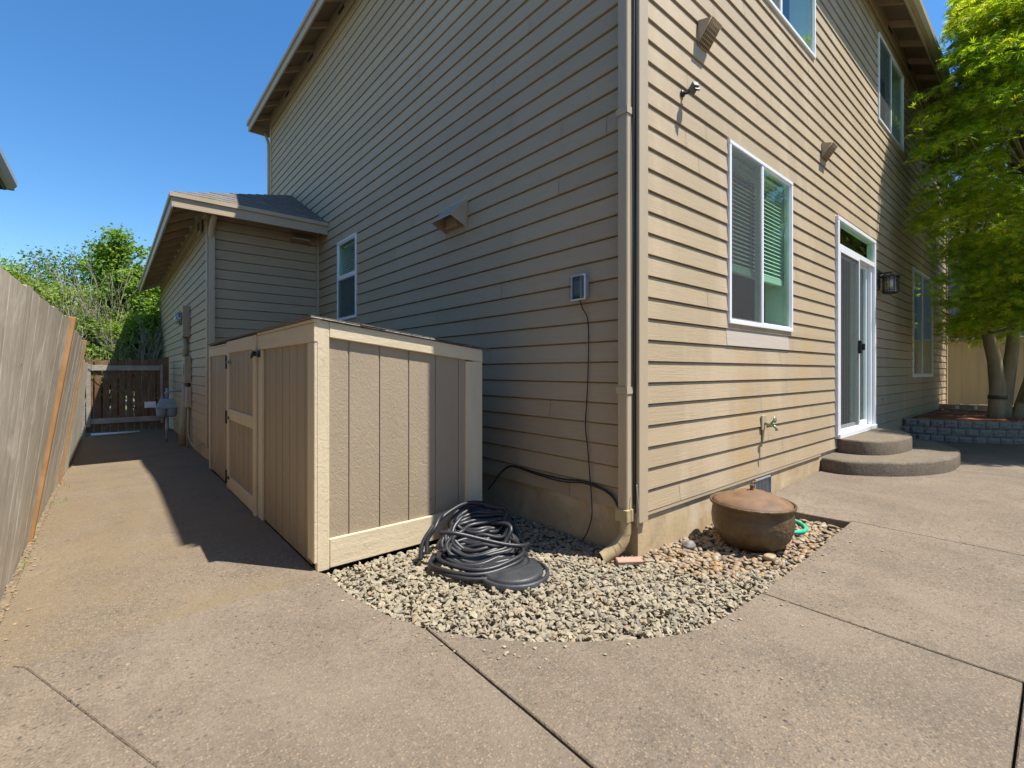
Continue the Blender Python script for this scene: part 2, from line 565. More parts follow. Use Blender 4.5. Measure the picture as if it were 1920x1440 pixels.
def quick(name, verts, faces, mat, smooth=False, parent=None):
    """fast numpy mesh; all faces have the same number of corners"""
    me = bpy.data.meshes.new(name)
    verts = np.asarray(verts, np.float32)
    faces = np.asarray(faces, np.int32)
    if parent is not None:
        verts = verts - np.array(wloc(parent), np.float32)
    me.vertices.add(len(verts))
    me.vertices.foreach_set("co", verts.ravel())
    k = faces.shape[1]
    me.loops.add(faces.size)
    me.loops.foreach_set("vertex_index", faces.ravel())
    me.polygons.add(len(faces))
    me.polygons.foreach_set("loop_start", np.arange(0, faces.size, k, dtype=np.int32))
    me.polygons.foreach_set("loop_total", np.full(len(faces), k, np.int32))
    me.polygons.foreach_set("use_smooth", np.full(len(faces), smooth))
    me.update(calc_edges=True)
    me.materials.append(mat)
    o = bpy.data.objects.new(name, me)
    COL.objects.link(o)
    if parent:
        o.parent = parent
    return o

# ------------------------------------------------------------------ ground
def sstep(a, b, x):
    t = max(0, min(1, (x - a) / (b - a)))
    return t * t * (3 - 2 * t)

def gh(x, y):
    """surface height of the concrete"""
    h = .06 * sstep(.2, 3.4, x)
    h -= .11 * sstep(3.8, 6.6, y) * (1 - sstep(-.5, .5, x))
    return h

def slab(bld, poly, thick=.07, step=.3, inset=.004):
    """one concrete slab following gh(), with a small rounded arris"""
    n = len(poly)
    ar = sum(poly[i][0] * poly[(i + 1) % n][1] - poly[(i + 1) % n][0] * poly[i][1] for i in range(n))
    if ar < 0: poly = poly[::-1]
    # densify
    P = []
    for i in range(n):
        a, b_ = Vector(poly[i]), Vector(poly[(i + 1) % n])
        m = max(1, int((b_ - a).length / step))
        for k in range(m):
            P.append(a.lerp(b_, k / m))
    n = len(P)
    ins = []
    for i in range(n):
        d1 = (P[i] - P[i - 1]).normalized()
        d2 = (P[(i + 1) % n] - P[i]).normalized()
        nn = Vector((-(d1.y + d2.y), d1.x + d2.x))
        nn = nn.normalized() * inset if nn.length > 1e-6 else Vector((0, 0))
        ins.append(P[i] + nn * 1.0)
    xs = [p.x for p in P]
    ys = [p.y for p in P]
    pts = list(ins)
    x = min(xs) + step * .5
    while x < max(xs):
        y = min(ys) + step * .5
        while y < max(ys):
            q = Vector((x, y))
            # inside test
            c = False
            for i in range(n):
                a, b_ = P[i], P[i - 1]
                if (a.y > y) != (b_.y > y) and x < (b_.x - a.x) * (y - a.y) / (b_.y - a.y) + a.x:
                    c = not c
            if c and min((q - p).length for p in P) > step * .35:
                pts.append(q)
            y += step
        x += step
    edges = [(i, (i + 1) % n) for i in range(n)]
    vo, eo, fo, _, _, _ = delaunay_2d_cdt(pts, edges, [], 1, 1e-6)
    bld.add([(p.x, p.y, gh(p.x, p.y)) for p in vo], fo)
    rim = [(p.x, p.y, gh(p.x, p.y)) for p in ins] + [(p.x, p.y, gh(p.x, p.y) - .004) for p in P] + [(p.x, p.y, gh(p.x, p.y) - thick) for p in P]
    fs = []
    for i in range(n):
        j = (i + 1) % n
        fs.append((i, n + i, n + j, j))
        fs.append((n + i, 2 * n + i, 2 * n + j, n + j))
    bld.add(rim, fs)

G = .004   # half joint width
# edge of the gravel bed, from the shed corner round to the house wall
curve = [(-1.50, .93), (-1.499, .65), (-1.449, .34), (-1.364, .113), (-1.237, -.095), (-1.087, -.253), (-.923, -.392), (-.744, -.52), (-.551, -.622), (-.305, -.663), (.05, -.672), (.776, -.663), (1.583, -.655)]
def smooth_curve(pts, m=4):
    out = []
    for i in range(len(pts) - 1):
        p0 = Vector(pts[max(i - 1, 0)]); p1 = Vector(pts[i]); p2 = Vector(pts[i + 1]); p3 = Vector(pts[min(i + 2, len(pts) - 1)])
        for k in range(m):
            t = k / m
            out.append(tuple(.5 * ((2 * p1) + (-p0 + p2) * t + (2 * p0 - 5 * p1 + 4 * p2 - p3) * t * t + (-p0 + 3 * p1 - 3 * p2 + p3) * t ** 3)))
    out.append(tuple(pts[-1]))
    return out
cs = smooth_curve([c for c in curve if c[0] < .06])
# index of the joint at x = -1.37
ca = [p for p in cs if p[0] <= -1.374]
cb = [p for p in cs if p[0] > -1.366 and p[0] < .05]

b1 = B()
# path slab beside the shed (mossy)
slab(b1, [(-2.745, .877), (-2.66, .877), (-1.50, .922), (-1.53, .99), (-1.53, 3.0), (-2.755, 3.0)], step=.25, inset=.0035)
slab(b1, [(-2.755, 3.008), (-1.53, 3.008), (-1.53, 4.56), (-.55, 4.57), (-.45, 5.64), (-1.40, 5.65), (-1.40, 6.2), (-2.765, 6.2)], inset=.006)
slab(b1, [(-2.765, 6.208), (-1.40, 6.208), (-1.40, 10.4), (-2.775, 10.4)], inset=.006)
path = b1.build('path', M['pathc'])
tag(path, kind='structure')
b1 = B()
# patio slabs
slab(b1, [(-2.66, .875), (-2.62, .83), (-2.1, -.5), (-1.9, -1.545), (-1.395, -1.545), (-1.375, -.55), (-1.37, .10)] + ca[::-1] + [(-1.50, .92)], inset=.0035)
slab(b1, [(-6.2, -1.545), (-1.901, -1.545), (-2.101, -.5), (-2.621, .829), (-2.665, .876), (-2.75, .87), (-2.76, -.6), (-6.2, -.6)], inset=.0035)
slab(b1, cb + [(.05 - G, -.676), (.045 - G, -1.545), (-1.386, -1.545), (-1.365, -.55), (-1.362, .105)])
slab(b1, [(.05 + G, -.674), (1.583, -.658), (1.62 - G, -.66), (1.625 - G, -3.4), (.05 + G, -3.4)])
slab(b1, [(.05 - G, -1.553), (.05 - G, -3.4), (-1.40, -3.4), (-1.388, -1.553)])
slab(b1, [(-1.396, -1.553), (-1.41, -3.4), (-6.2, -3.4), (-6.2, -1.553)])
slab(b1, [(1.57, -.0), (1.567, -.39), (1.591, -.65), (1.62 + G, -.655), (1.63 + G, -3.4), (4.30 - G, -3.4), (4.30 - G, -.2), (4.30 - G, .0)])
slab(b1, [(4.30 + G, .0), (4.30 + G, -3.4), (12.1, -3.4), (12.1, .0)], step=.5)
slab(b1, [(-6.2, -3.408), (1.62, -3.408), (1.62, -9), (-6.2, -9)], step=1)
slab(b1, [(1.628, -3.408), (12.1, -3.408), (12.1, -9), (1.628, -9)], step=1)
patio = b1.build('patio', M['patio'])
tag(patio, kind='structure')

g = B()
g.add([(-900, -900, -.16), (900, -900, -.16), (900, 900, -.16), (-900, 900, -.16)], [(0, 1, 2, 3)])
tag(g.build('ground', M['ground']), kind='structure')
g = B()
# dry soil strip under the joints and between path and fence
nx, ny = 20, 60
vs = []
for j in range(ny + 1):
    for i in range(nx + 1):
        x = -3.1 + i * .04
        y = -.8 + j * .19
        vs.append((x, y, gh(x, y) - .022 + random.uniform(-.008, .008)))
fs = [(j * (nx + 1) + i, j * (nx + 1) + i + 1, (j + 1) * (nx + 1) + i + 1, (j + 1) * (nx + 1) + i) for j in range(ny) for i in range(nx)]
g.add(vs, fs)
g.add([(-6.5, -9.2, -.05), (12.3, -9.2, -.05), (12.3, .2, -.05), (-6.5, .2, -.05)], [(0, 1, 2, 3)])
g.add([(-2.3, .2, -.055), (-1.3, .2, -.055), (-1.3, 3.6, -.055), (-2.3, 3.6, -.055)], [(0, 1, 2, 3)])
g.add([(-2.3, 3.6, -.10), (-.4, 3.6, -.10), (-.4, 5.6, -.13), (-2.3, 5.6, -.13)], [(0, 1, 2, 3)])
tag(g.build('soil', M['soil']), kind='structure')

# ------------------------------------------------------------------ gravel
def inpoly(P, x, y):
    c = np.zeros(x.shape, bool)
    n = len(P)
    for i in range(n):
        ax, ay = P[i]
        bx, by = P[i - 1]
        if ay == by: continue
        cond = ((ay > y) != (by > y)) & (x < (bx - ax) * (y - ay) / (by - ay) + ax)
        c ^= cond
    return c
bedpoly = cs + [(1.583, -.655), (1.557, -.38), (1.557, .01), (0, .01), (0, 4.6), (-.40, 4.6), (-.40, 1.0), (-1.50, 1.0)]
g = B()
g.add([(x, y, -.045) for x, y in bedpoly], [tuple(range(len(bedpoly)))])
tag(g.build('gravel_bed', M['bed']), kind='structure')

rng = np.random.default_rng(3)
def stones(name, n, poly, size, flat, angular, mat, z0, keep, layers=3):
    x0, y0 = np.min(poly, 0)
    x1, y1 = np.max(poly, 0)
    xs = rng.uniform(x0, x1, n * 6)
    ys = rng.uniform(y0, y1, n * 6)
    ok = inpoly(poly, xs, ys) & keep(xs, ys)
    xs, ys = xs[ok][:n], ys[ok][:n]
    n = len(xs)
    # base shape
    bm = bmesh.new()
    if angular:
        bmesh.ops.create_icosphere(bm, subdivisions=1, radius=1)
    else:
        bmesh.ops.create_icosphere(bm, subdivisions=2, radius=1)
    V = np.array([v.co[:] for v in bm.verts])
    F = np.array([[v.index for v in f.verts] for f in bm.faces])
    bm.free()
    k = len(V)
    allv = np.zeros((n, k, 3))
    s = size * rng.uniform(.6, 1.25, n)
    asp = np.stack([rng.uniform(.9, 1.45, n), rng.uniform(.65, 1.0, n), rng.uniform(*flat, n)], 1)
    jit = rng.normal(0, .22 if angular else .07, (n, k, 1))
    v = V[None] * (1 + jit)
    if angular:
        # chop each stone with a few planes so that it gets flat broken faces
        for _ in range(4):
            nrm = rng.normal(size=(n, 3)); nrm /= np.linalg.norm(nrm, axis=1)[:, None]
            d = rng.uniform(.45, .8, n)
            dot = np.einsum('nkj,nj->nk', v, nrm)
            ex = np.clip(dot - d[:, None], 0, None)
            v = v - ex[..., None] * nrm[:, None]
    v = v * asp[:, None] * s[:, None, None]
    a = rng.uniform(0, 2 * np.pi, n)
    tx = rng.normal(0, .45 if angular else .25, n)
    ty = rng.normal(0, .45 if angular else .25, n)
    ca_, sa = np.cos(a), np.sin(a)
    def rot(v, c, s_, i, j):
        w_ = v.copy()
        w_[..., i] = v[..., i] * c[:, None] - v[..., j] * s_[:, None]
        w_[..., j] = v[..., i] * s_[:, None] + v[..., j] * c[:, None]
        return w_
    v = rot(v, np.cos(tx), np.sin(tx), 1, 2)
    v = rot(v, np.cos(ty), np.sin(ty), 0, 2)
    v = rot(v, ca_, sa, 0, 1)
    zz = z0 + rng.uniform(0, .022, n) + .004 * np.sin(xs * 9) + .004 * np.sin(ys * 11)
    # thinner towards the edge of the concrete
    v = v + np.stack([xs, ys, zz], 1)[:, None]
    faces = (F[None] + (np.arange(n) * k)[:, None, None]).reshape(-1, 3)
    return quick(name, v.reshape(-1, 3), faces, mat, not angular)

def boundary(x, y):
    # the crushed stone gives way to river pebbles right of the corner
    return x + .62 * (y + .1) + .06 * np.sin(y * 13) + .05 * np.sin(x * 17)
jitb = lambda x: rng.normal(0, .05, x.shape)
inner = [(x * .985 + (-.005), y * .985 + .005) for x, y in bedpoly]
gra = stones('crushed_gravel', 9500, inner, .0168, (.28, .55), True, M['gravel'], -.036, lambda x, y: (boundary(x, y) + jitb(x) < -.02) & ~((x < -.42) & (y > .985)))
tag(gra, 'pale grey crushed stone bed round the house corner', 'gravel', kind='stuff')
peb = stones('river_pebbles', 4700, inner, .0185, (.33, .55), False, M['pebble'], -.038, lambda x, y: boundary(x, y) + jitb(x) > -.07)
tag(peb, 'brown and orange rounded river pebbles under the copper pot', 'pebbles', kind='stuff')

vs = []; fs = []
rd = random.Random(44)
ic = bmesh.new(); bmesh.ops.create_icosphere(ic, subdivisions=1, radius=1)
icv = [v.co.copy() for v in ic.verts]; icf = [[v.index for v in f.verts] for f in ic.faces]; ic.free()
for k in range(70):
    p = Vector(rd.choice(cs[2:])) if rd.random() < .8 else Vector((rd.uniform(.3, 1.5), -.66))
    d = (p - Vector((0, .6))).normalized() * abs(rd.gauss(0, .07)) + Vector((rd.uniform(-.03, .03), rd.uniform(-.03, .0)))
    q = p + d * 1.0
    if rd.random() < .12: q += d.normalized() * rd.uniform(.1, .6)
    r_ = rd.uniform(.004, .010)
    o_ = len(vs)
    vs += [(q.x + v.x * r_ * rd.uniform(.7, 1.3), q.y + v.y * r_ * rd.uniform(.7, 1.3), gh(q.x, q.y) + r_ * .35 + v.z * r_ * .5) for v in icv]
    fs += [[i + o_ for i in f] for f in icf]
o = quick('stray_chips', vs, fs, M['gravel']); tag(o, 'small stone chips strayed from the gravel onto the slab', 'stone chips', kind='stuff')

# ------------------------------------------------------------------ the house
CW = .13
ZB = .24
ZT = 5.93
house = thing('house', 'two storey tan lap sided house with single storey garage wing and white windows', 'house', (0, 0, 0))

def siding(name, mat, axis, plane, u0, u1, z0, z1, openings, sgn=-1, seed=1, parent=house, joint=3.1):
    rd = random.Random(seed)
    b = B()
    def P(u, z, out):
        # out: distance proud of the plane towards the viewer
        if axis == 'x': return (u, plane + sgn * out, z)
        return (plane + sgn * out, u, z)
    k = 0
    z = z0
    while z < z1 - 1e-4:
        za, zb = z, min(z + CW, z1)
        off = lambda q: (.006 - .011 * (q - za) / CW) if q < za + CW - .0115 else (-.0042 if q < za + CW - .0105 else -.019)
        js = []
        u = u0 - rd.uniform(0, joint)
        while u < u1:
            u += joint * rd.choice([1, 1, .8, .6])
            if u0 + .15 < u < u1 - .15: js.append(u)
        zc_ = za + CW - .011
        cuts = sorted({za, zb} | ({zc_} if zc_ < zb - .001 else set()) | {q for o in openings for q in (o[2], o[3]) if za < q < zb and abs(q - zc_) > .003})
        for qa, qb in zip(cuts[:-1], cuts[1:]):
            mid = (qa + qb) / 2
            iv = [(u0, u1)]
            holes = [(o[0], o[1]) for o in openings if o[2] < mid < o[3]]
            for h in holes:
                iv = [w_ for i in iv for w_ in ((i[0], min(i[1], h[0])), (max(i[0], h[1]), i[1])) if w_[1] - w_[0] > 1e-4]
            pcs = []
            for i in iv:
                cur = i[0]
                for j in js:
                    if i[0] + .05 < j < i[1] - .05:
                        pcs.append((cur, j - .0018))
                        cur = j + .0018
                pcs.append((cur, i[1]))
            for a, c in pcs:
                oa, ob = off(qa), off(qb)
                vs = [P(a, qa, oa), P(c, qa, oa), P(c, qb, ob), P(a, qb, ob)]
                fs = [(0, 1, 2, 3)]
                if qa == za:
                    vs += [P(a, qa, -.0192), P(c, qa, -.0192)]
                    fs.append((0, 1, 5, 4))
                b.add(vs, fs)
            for h in holes:      # reveal
                pass
        z += CW
        k += 1
    # backing just behind the boards so that the joints read dark
    iv = [(u0, u1)]
    zc = sorted({z0, z1} | {q for o in openings for q in (o[2], o[3]) if z0 < q < z1})
    for qa, qb in zip(zc[:-1], zc[1:]):
        mid = (qa + qb) / 2
        iv = [(u0, u1)]
        for o in openings:
            if o[2] < mid < o[3]:
                iv = [w_ for i in iv for w_ in ((i[0], min(i[1], o[0])), (max(i[0], o[1]), i[1])) if w_[1] - w_[0] > 1e-4]
        for a, c in iv:
            b.add([P(a, qa, -.0195), P(c, qa, -.0195), P(c, qb, -.0195), P(a, qb, -.0195)], [(0, 1, 2, 3)])
    return b.build(name, mat, parent)

OB = dict(w1=(1.14, 2.39, 1.45, 2.82), door=(3.70, 5.25, .365, 2.795), u1=(1.20, 3.0, 4.22, 5.45), u2=(5.49, 6.97, 4.48, 5.65), u3=(8.42, 9.3, 4.90, 5.62), w3=(7.69, 9.44, .99, 2.81))
OA = dict(wa=(4.20, 4.845, 1.775, 2.845))
siding('siding', M['siding_b'], 'x', 0, .0, 11.1, ZB, ZT, list(OB.values()), seed=11)
siding('siding', M['siding_a'], 'y', 0, .0, 8.42, ZB, ZT, list(OA.values()), seed=5)
siding('siding', M['siding_a'], 'y', 11.1, 0, 8.42, ZB, ZT, [], sgn=1, seed=6)
siding('siding', M['siding_a'], 'x', 8.42, 0, 11.1, ZB, ZT, [], sgn=1, seed=8)
siding('siding', M['siding_g'], 'x', 5.66, -1.41, -.004, .11, 3.32, [], seed=9, joint=9)
siding('siding', M['siding_g'], 'y', -1.41, 5.66, 13.4, .11, 3.35, [], seed=10)

# foundation
b = B()
b.box(.012, 11.09, .012, .16, -.2, .238)
b.box(.012, .16, .16, 8.4, -.2, .238)
b.box(-1.398, -.0, 5.672, 5.8, -.25, .108)
b.box(-1.398, -1.25, 5.8, 13.4, -.25, .108)
fnd = b.build('foundation', M['found'], house)
# foundation cut for the crawl space vent is a framed grille set proud of it
b = B()
vx0, vx1, vz0, vz1 = 1.60, 1.93, .035, .20
for a_, b_, c_, d_ in ((vx0, vx1, vz0, vz0 + .012), (vx0, vx1, vz1 - .012, vz1), (vx0, vx0 + .012, vz0, vz1), (vx1 - .012, vx1, vz0, vz1)):
    b.box(a_, b_, -.008, .011, c_, d_)
x = vx0 + .03
while x < vx1 - .02:
    b.box(x, x + .004, -.004, .006, vz0 + .012, vz1 - .012)
    x += .028
cv = b.build('crawl_space_vent', M['galv'], house)
b = B(); b.box(vx0 + .012, vx1 - .012, .0075, .011, vz0 + .012, vz1 - .012)
b.build('vent_opening', M['drk'], cv)

# corner boards
def corner(x, y, sx, sy, z0, z1, wdt=.075, t=.016):
    """x,y is the wall corner; sx,sy point along the two walls"""
    b = B()
    ox, oy = -sx * t, -sy * t
    b.box(x + ox * 1.15, x + sx * wdt, y + oy * 1.15, y - oy * .3, z0, z1, .003)
    b.build('corner_board', M['trim'], house)
    b = B()
    b.box(x + ox * 1.1, x - ox * .3, y - oy * .35, y + sy * wdt, z0, z1, .003)
    b.build('corner_board', M['trim'], house)
corner(0, 0, 1, 1, .19, ZT)
corner(11.1, 0, -1, 1, .19, ZT)
corner(0, 8.42, 1, -1, 3.2, ZT, .05)
corner(-1.41, 5.66, 1, 1, .08, 3.25, .07)
b = B(); b.box(-.03, .0035, 5.625, 5.66, .2, 3.3, .003); b.build('corner_board', M['trim'], house)

# roof ------------------------------------------------------------
OV = .33
EZ = 5.93        # top of the deck at the eave
PI_ = .5
def hip_roof(x0, x1, y0, y1, z, slope, th=.035):
    hw = min(x1 - x0, y1 - y0) / 2
    h = hw * slope
    if (x1 - x0) > (y1 - y0):
        rd = [(x0 + hw, (y0 + y1) / 2, z + h), (x1 - hw, (y0 + y1) / 2, z + h)]
        fs = [(0, 1, 5, 4), (1, 2, 5), (2, 3, 4, 5), (3, 0, 4)]
    else:
        rd = [((x0 + x1) / 2, y0 + hw, z + h), ((x0 + x1) / 2, y1 - hw, z + h)]
        fs = [(0, 1, 4), (1, 2, 5, 4), (2, 3, 5), (3, 0, 4, 5)]
    return [(x0, y0, z), (x1, y0, z), (x1, y1, z), (x0, y1, z)] + rd, fs
vs, fs = hip_roof(-OV - .015, 11.1 + OV + .015, -OV - .015, 8.42 + OV + .015, EZ + .03, PI_)
roof = B().add(vs, fs).build('roof', M['shingle'], house)
vs, fs = hip_roof(-OV, 11.1 + OV, -OV, 8.42 + OV, EZ, PI_)
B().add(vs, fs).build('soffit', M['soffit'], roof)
FT = .02
def fascia(x0, x1, y0, y1, z0, z1, b):
    b.box(x0, x1, y0, y1, z0, z1)
bA = B(); fascia(-OV - .001, -OV + FT, -OV + FT, 8.42 + OV - FT, EZ - .145, EZ + .012, bA)
bA.box(-OV - .028, -OV - .002, -OV - .03, 8.42 + OV + .02, EZ - .035, EZ + .022)
bA.build('fascia', M['trim'], house)
bA = B(); fascia(-OV - .001, 11.1 + OV, -OV - .001, -OV + FT - .001, EZ - .145, EZ + .012, bA); bA.build('fascia', M['trim'], house)
bA = B(); fascia(-OV - .001, 11.1 + OV, 8.42 + OV - FT, 8.42 + OV, EZ - .145, EZ + .012, bA); bA.build('fascia', M['trim'], house)
# gutter along the patio eave
b = B()
gp = [(-OV - .003, EZ + .01), (-OV - .003, EZ - .10), (-OV - .05, EZ - .10), (-OV - .085, EZ - .05), (-OV - .09, EZ + .01), (-OV - .08, EZ + .012), (-OV - .074, EZ - .045), (-OV - .045, EZ - .09), (-OV - .012, EZ - .09), (-OV - .012, EZ + .01)]
b.prism(gp, 'x', -OV, 11.1 + OV)
b.build('gutter', M['downspout'], house)
# rafter tails
def tail_x(y, x_wall, x_out, zt, sl, w_=.038, hgt=.085, name='rafter_tail'):
    """rafter tail of an eave whose overhang runs in x; zt is the deck height at x_out"""
    d = abs(x_wall - x_out)
    zi = zt + sl * d - .002
    b = B()
    xo = x_out + (FT + .001) * (1 if x_wall > x_out else -1)
    zo = zt + sl * FT - .002
    p = [(xo, zo - hgt), (x_wall, zi - hgt), (x_wall, zi), (xo, zo)]
    b.prism([(q[0], q[1]) for q in p], 'y', y - w_ / 2, y + w_ / 2)
    return b.build(name, M['trim_dark'], house)
def tail_y(x, y_wall, y_out, zt, sl, w_=.038, hgt=.085):
    d = abs(y_wall - y_out)
    zi = zt + sl * d - .002
    yo = y_out + (FT + .001) * (1 if y_wall > y_out else -1)
    zo = zt + sl * FT - .002
    b = B()
    b.prism([(yo, zo - hgt), (y_wall, zi - hgt), (y_wall, zi), (yo, zo)], 'x', x - w_ / 2, x + w_ / 2)
    return b.build('rafter_tail', M['trim_dark'], house)
y = 8.42
while y > 3.0:
    tail_x(y - .02, 0, -OV, EZ, PI_)
    y -= .64
x = 3.0
while x < 11.1:
    tail_y(x, 0, -OV, EZ, PI_)
    x += .62
# frieze and blocking
b = B(); b.box(-.020, .0, .0, 8.42, EZ - .10, EZ - .012); b.box(-.012, .0, .0, 8.42, EZ - .012, EZ + .155); b.build('frieze_board', M['trim'], house)
b = B(); b.box(.0, 11.1, -.020, .0, EZ - .10, EZ - .012); b.box(.0, 11.1, -.012, .0, EZ - .012, EZ + .155); b.build('frieze_board', M['trim'], house)
for yy in (7.25, 5.98, 4.70):
    b = B(); b.box(-.018, -.0125, yy - .10, yy + .10, EZ + .01, EZ + .055); b.build('soffit_vent', M['drk'], house)
for xx in (6.1, 7.35, 4.85, 8.6):
    b = B(); b.box(xx - .1, xx + .1, -.018, -.0125, EZ + .01, EZ + .055); b.build('soffit_vent', M['drk'], house)
# far corner downspout elbow
b = B(); b.tube([(-.06, 8.6, 5.80), (-.04, 8.52, 5.62), (-.03, 8.47, 5.52), (-.02, 8.47, 4.2)], .03, 8); b.build('downspout', M['downspout'], house)

# garage wing roof: front hip plus left slope running back
gz, gs = 3.20, .5
gx0, gy0 = -1.81, 5.27
gy1 = 13.8
hx = 0 - gx0
def gq(off):
    z = gz + off
    e = .0 if off == 0 else -.015
    return [(gx0 + e, gy0 + e, z), (0.0, gy0 + e, z), (0.0, gy0 + hx, z + gs * hx), (gx0 + e, gy1, z), (0.0, gy1, z + gs * hx)]
b = B().add(gq(.028), [(0, 1, 2), (0, 2, 4, 3)])
groof = b.build('garage_roof', M['shingle'], house)
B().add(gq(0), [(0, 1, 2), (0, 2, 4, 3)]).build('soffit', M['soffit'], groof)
# shingle courses as thin steps on the front hip
b = B()
n = 13
for i in range(n):
    t0, t1 = i / n, (i + 1) / n
    xa, ya, za = gx0 + t0 * hx, gy0 + t0 * hx, gz + .03 + gs * hx * t0
    xb, yb, zb = gx0 + t1 * hx, gy0 + t1 * hx, gz + .03 + gs * hx * t1
    xx = xa
    rd = random.Random(i)
    while xx < -.001:
        x2 = min(0, xx + rd.uniform(.14, .3))
        lift = rd.choice([.006, .009, .012])
        xl = max(xx, xa)
        b.add([(xl, ya - .01, za + lift), (x2, ya - .01, za + lift), (x2, yb, zb + .001), (max(xl, xb - .001) if x2 > xb else xl, yb, zb + .001), (xl, ya - .01, za - .002), (x2, ya - .01, za - .002)], [(0, 1, 2, 3), (0, 4, 5, 1)] if x2 > xb else [(0, 1, 2), (0, 4, 5, 1)])
        xx = x2
b.build('shingles', M['shingle'], groof)
b = B(); b.box(gx0, .0, gy0 - .02, gy0, gz - .15, gz + .01); b.box(gx0 - .02, .0, gy0 - .042, gy0 - .021, gz - .03, gz + .02)
b.box(gx0, -.005, gy0 - .028, gy0 - .021, gz - .15, gz - .125)
b.build('fascia', M['trim'], house)
b = B(); b.box(gx0 - .02, gx0, gy0 - .02, gy1, gz - .15, gz + .01); b.box(gx0 - .042, gx0 - .021, gy0 - .042, gy1, gz - .03, gz + .02); b.build('fascia', M['trim'], house)
y = 5.66
while y < 13.6:
    tail_x(y + .05, -1.41, gx0, gz, gs, hgt=.09)
    y += .61
b = B(); b.box(-1.43, -1.409, 5.64, 13.4, gz - .02, gz + .10); b.build('frieze_board', M['trim'], house)
# boxed soffit on the garage front
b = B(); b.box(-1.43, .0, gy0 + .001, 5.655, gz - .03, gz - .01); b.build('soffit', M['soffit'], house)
b = B(); b.box(-1.455, -1.431, 6.05, 6.30, 3.0, 3.18); b.build('gable_vent', M['trim_dark'], house)
b = B(); b.box(-1.457, -1.4555, 6.08, 6.27, 3.03, 3.15); b.build('vent_opening', M['drk'], house)

# windows ---------------------------------------------------------
def win(op, axis, kind, plane=0, fr=.028, blind=None, bl_rng=None, screen=None, split=None, name='window', hole=.22, room=True, label=None):
    u0, u1, z0, z1 = op
    def bx(b, ua, ub, da, db, za, zb, bev=0):
        # d = depth behind the wall plane, negative is proud
        if axis == 'x': b.box(ua, ub, plane + da, plane + db, za, zb, bev)
        else: b.box(plane + da, plane + db, ua, ub, za, zb, bev)
    b = B()
    pr = -.020
    bx(b, u0 - .004, u1 + .004, pr, .05, z1 - fr, z1 + .004, .003)
    bx(b, u0 - .004, u1 + .004, pr, .05, z0 - .004, z0 + fr, .003)
    bx(b, u0 - .004, u0 + fr, pr + .002, .05, z0 + fr, z1 - fr, .003)
    bx(b, u1 - fr, u1 + .004, pr + .002, .05, z0 + fr, z1 - fr, .003)
    if kind == 'slide':
        bx(b, split - .018, split + .018, pr + .004, .045, z0 + fr, z1 - fr, .003)
        panes = [(u0 + fr, split - .018, z0 + fr, z1 - fr, -.004), (split + .018, u1 - fr, z0 + fr, z1 - fr, .002)]
    elif kind == 'hung':
        bx(b, u0 + fr, u1 - fr, pr + .004, .045, split - .02, split + .02, .003)
        panes = [(u0 + fr, u1 - fr, z0 + fr, split - .02, -.002), (u0 + fr, u1 - fr, split + .02, z1 - fr, -.002)]
    else:
        panes = [(u0 + fr, u1 - fr, z0 + fr, z1 - fr, .0)]
    wf = b.build(name, M['vinyl'], house, label)
    for k, p in enumerate(panes):
        # sash ring
        b = B()
        s_ = .014
        d = p[4]
        bx(b, p[0], p[1], d - .008, d + .012, p[3] - s_, p[3])
        bx(b, p[0], p[1], d - .008, d + .012, p[2], p[2] + s_)
        bx(b, p[0], p[0] + s_, d - .0075, d + .0115, p[2] + s_, p[3] - s_)
        bx(b, p[1] - s_, p[1], d - .0075, d + .0115, p[2] + s_, p[3] - s_)
        b.build('sash', M['vinyl'], wf)
        b = B()
        bx(b, p[0] + s_, p[1] - s_, d + .001, d + .004, p[2] + s_, p[3] - s_)
        b.build('glass_pane', M['glass'], wf)
        if screen is not None and k in screen:
            b = B()
            bx(b, p[0] + .006, p[1] - .006, d - .0105, d - .0095, p[2] + .006, p[3] - .006)
            b.build('insect_screen', M['screen'], wf)
    # reveal lining and dim room
    b = B()
    dd = hole
    bx(b, u0, u1, .05, dd, z1 - .012, z1)
    bx(b, u0, u1, .05, dd, z0, z0 + .012)
    bx(b, u0, u0 + .012, .05, dd, z0 + .012, z1 - .012)
    bx(b, u1 - .012, u1, .05, dd, z0 + .012, z1 - .012)
    b.build('window_reveal', M['vinyl'], wf)
    b = B()
    bx(b, u0 - .5, u1 + .5, dd + .9, dd + .92, z0 - .5, z1 + .3)
    bx(b, u0 - .5, u0 - .48, dd, dd + .9, z0 - .5, z1 + .3)
    bx(b, u1 + .48, u1 + .5, dd, dd + .9, z0 - .5, z1 + .3)
    bx(b, u0 - .48, u1 + .48, dd, dd + .9, z1 + .28, z1 + .3)
    bx(b, u0 - .48, u1 + .48, dd, dd + .9, z0 - .5, z0 - .48)
    b.build('room', M['drk'], wf)
    if blind:
        b = B()
        zt, zb_ = blind
        bx(b, u0 + .05, u1 - .05, .052, .09, zt - .03, zt)
        z = zt - .05
        while z > zb_:
            if axis == 'x':
                b.add([(u0 + .055, plane + .055, z - .013), (u1 - .055, plane + .055, z - .013), (u1 - .055, plane + .073, z + .011), (u0 + .055, plane + .073, z + .011)], [(0, 1, 2, 3)])
            else:
                b.add([(plane + .055, u0 + .055, z - .013), (plane + .055, u1 - .055, z - .013), (plane + .073, u1 - .055, z + .011), (plane + .073, u0 + .055, z + .011)], [(0, 1, 2, 3)])
            z -= .034
        bx(b, u0 + .05, u1 - .05, .052, .085, zb_ - .06, zb_ - .01)
        for uu in (u0 + .2, (u0 + u1) / 2 - .1, u1 - .25):
            bx(b, uu, uu + .003, .0525, .0535, zb_, zt)
        b.build('blind', M['blindm'], wf)
    return wf
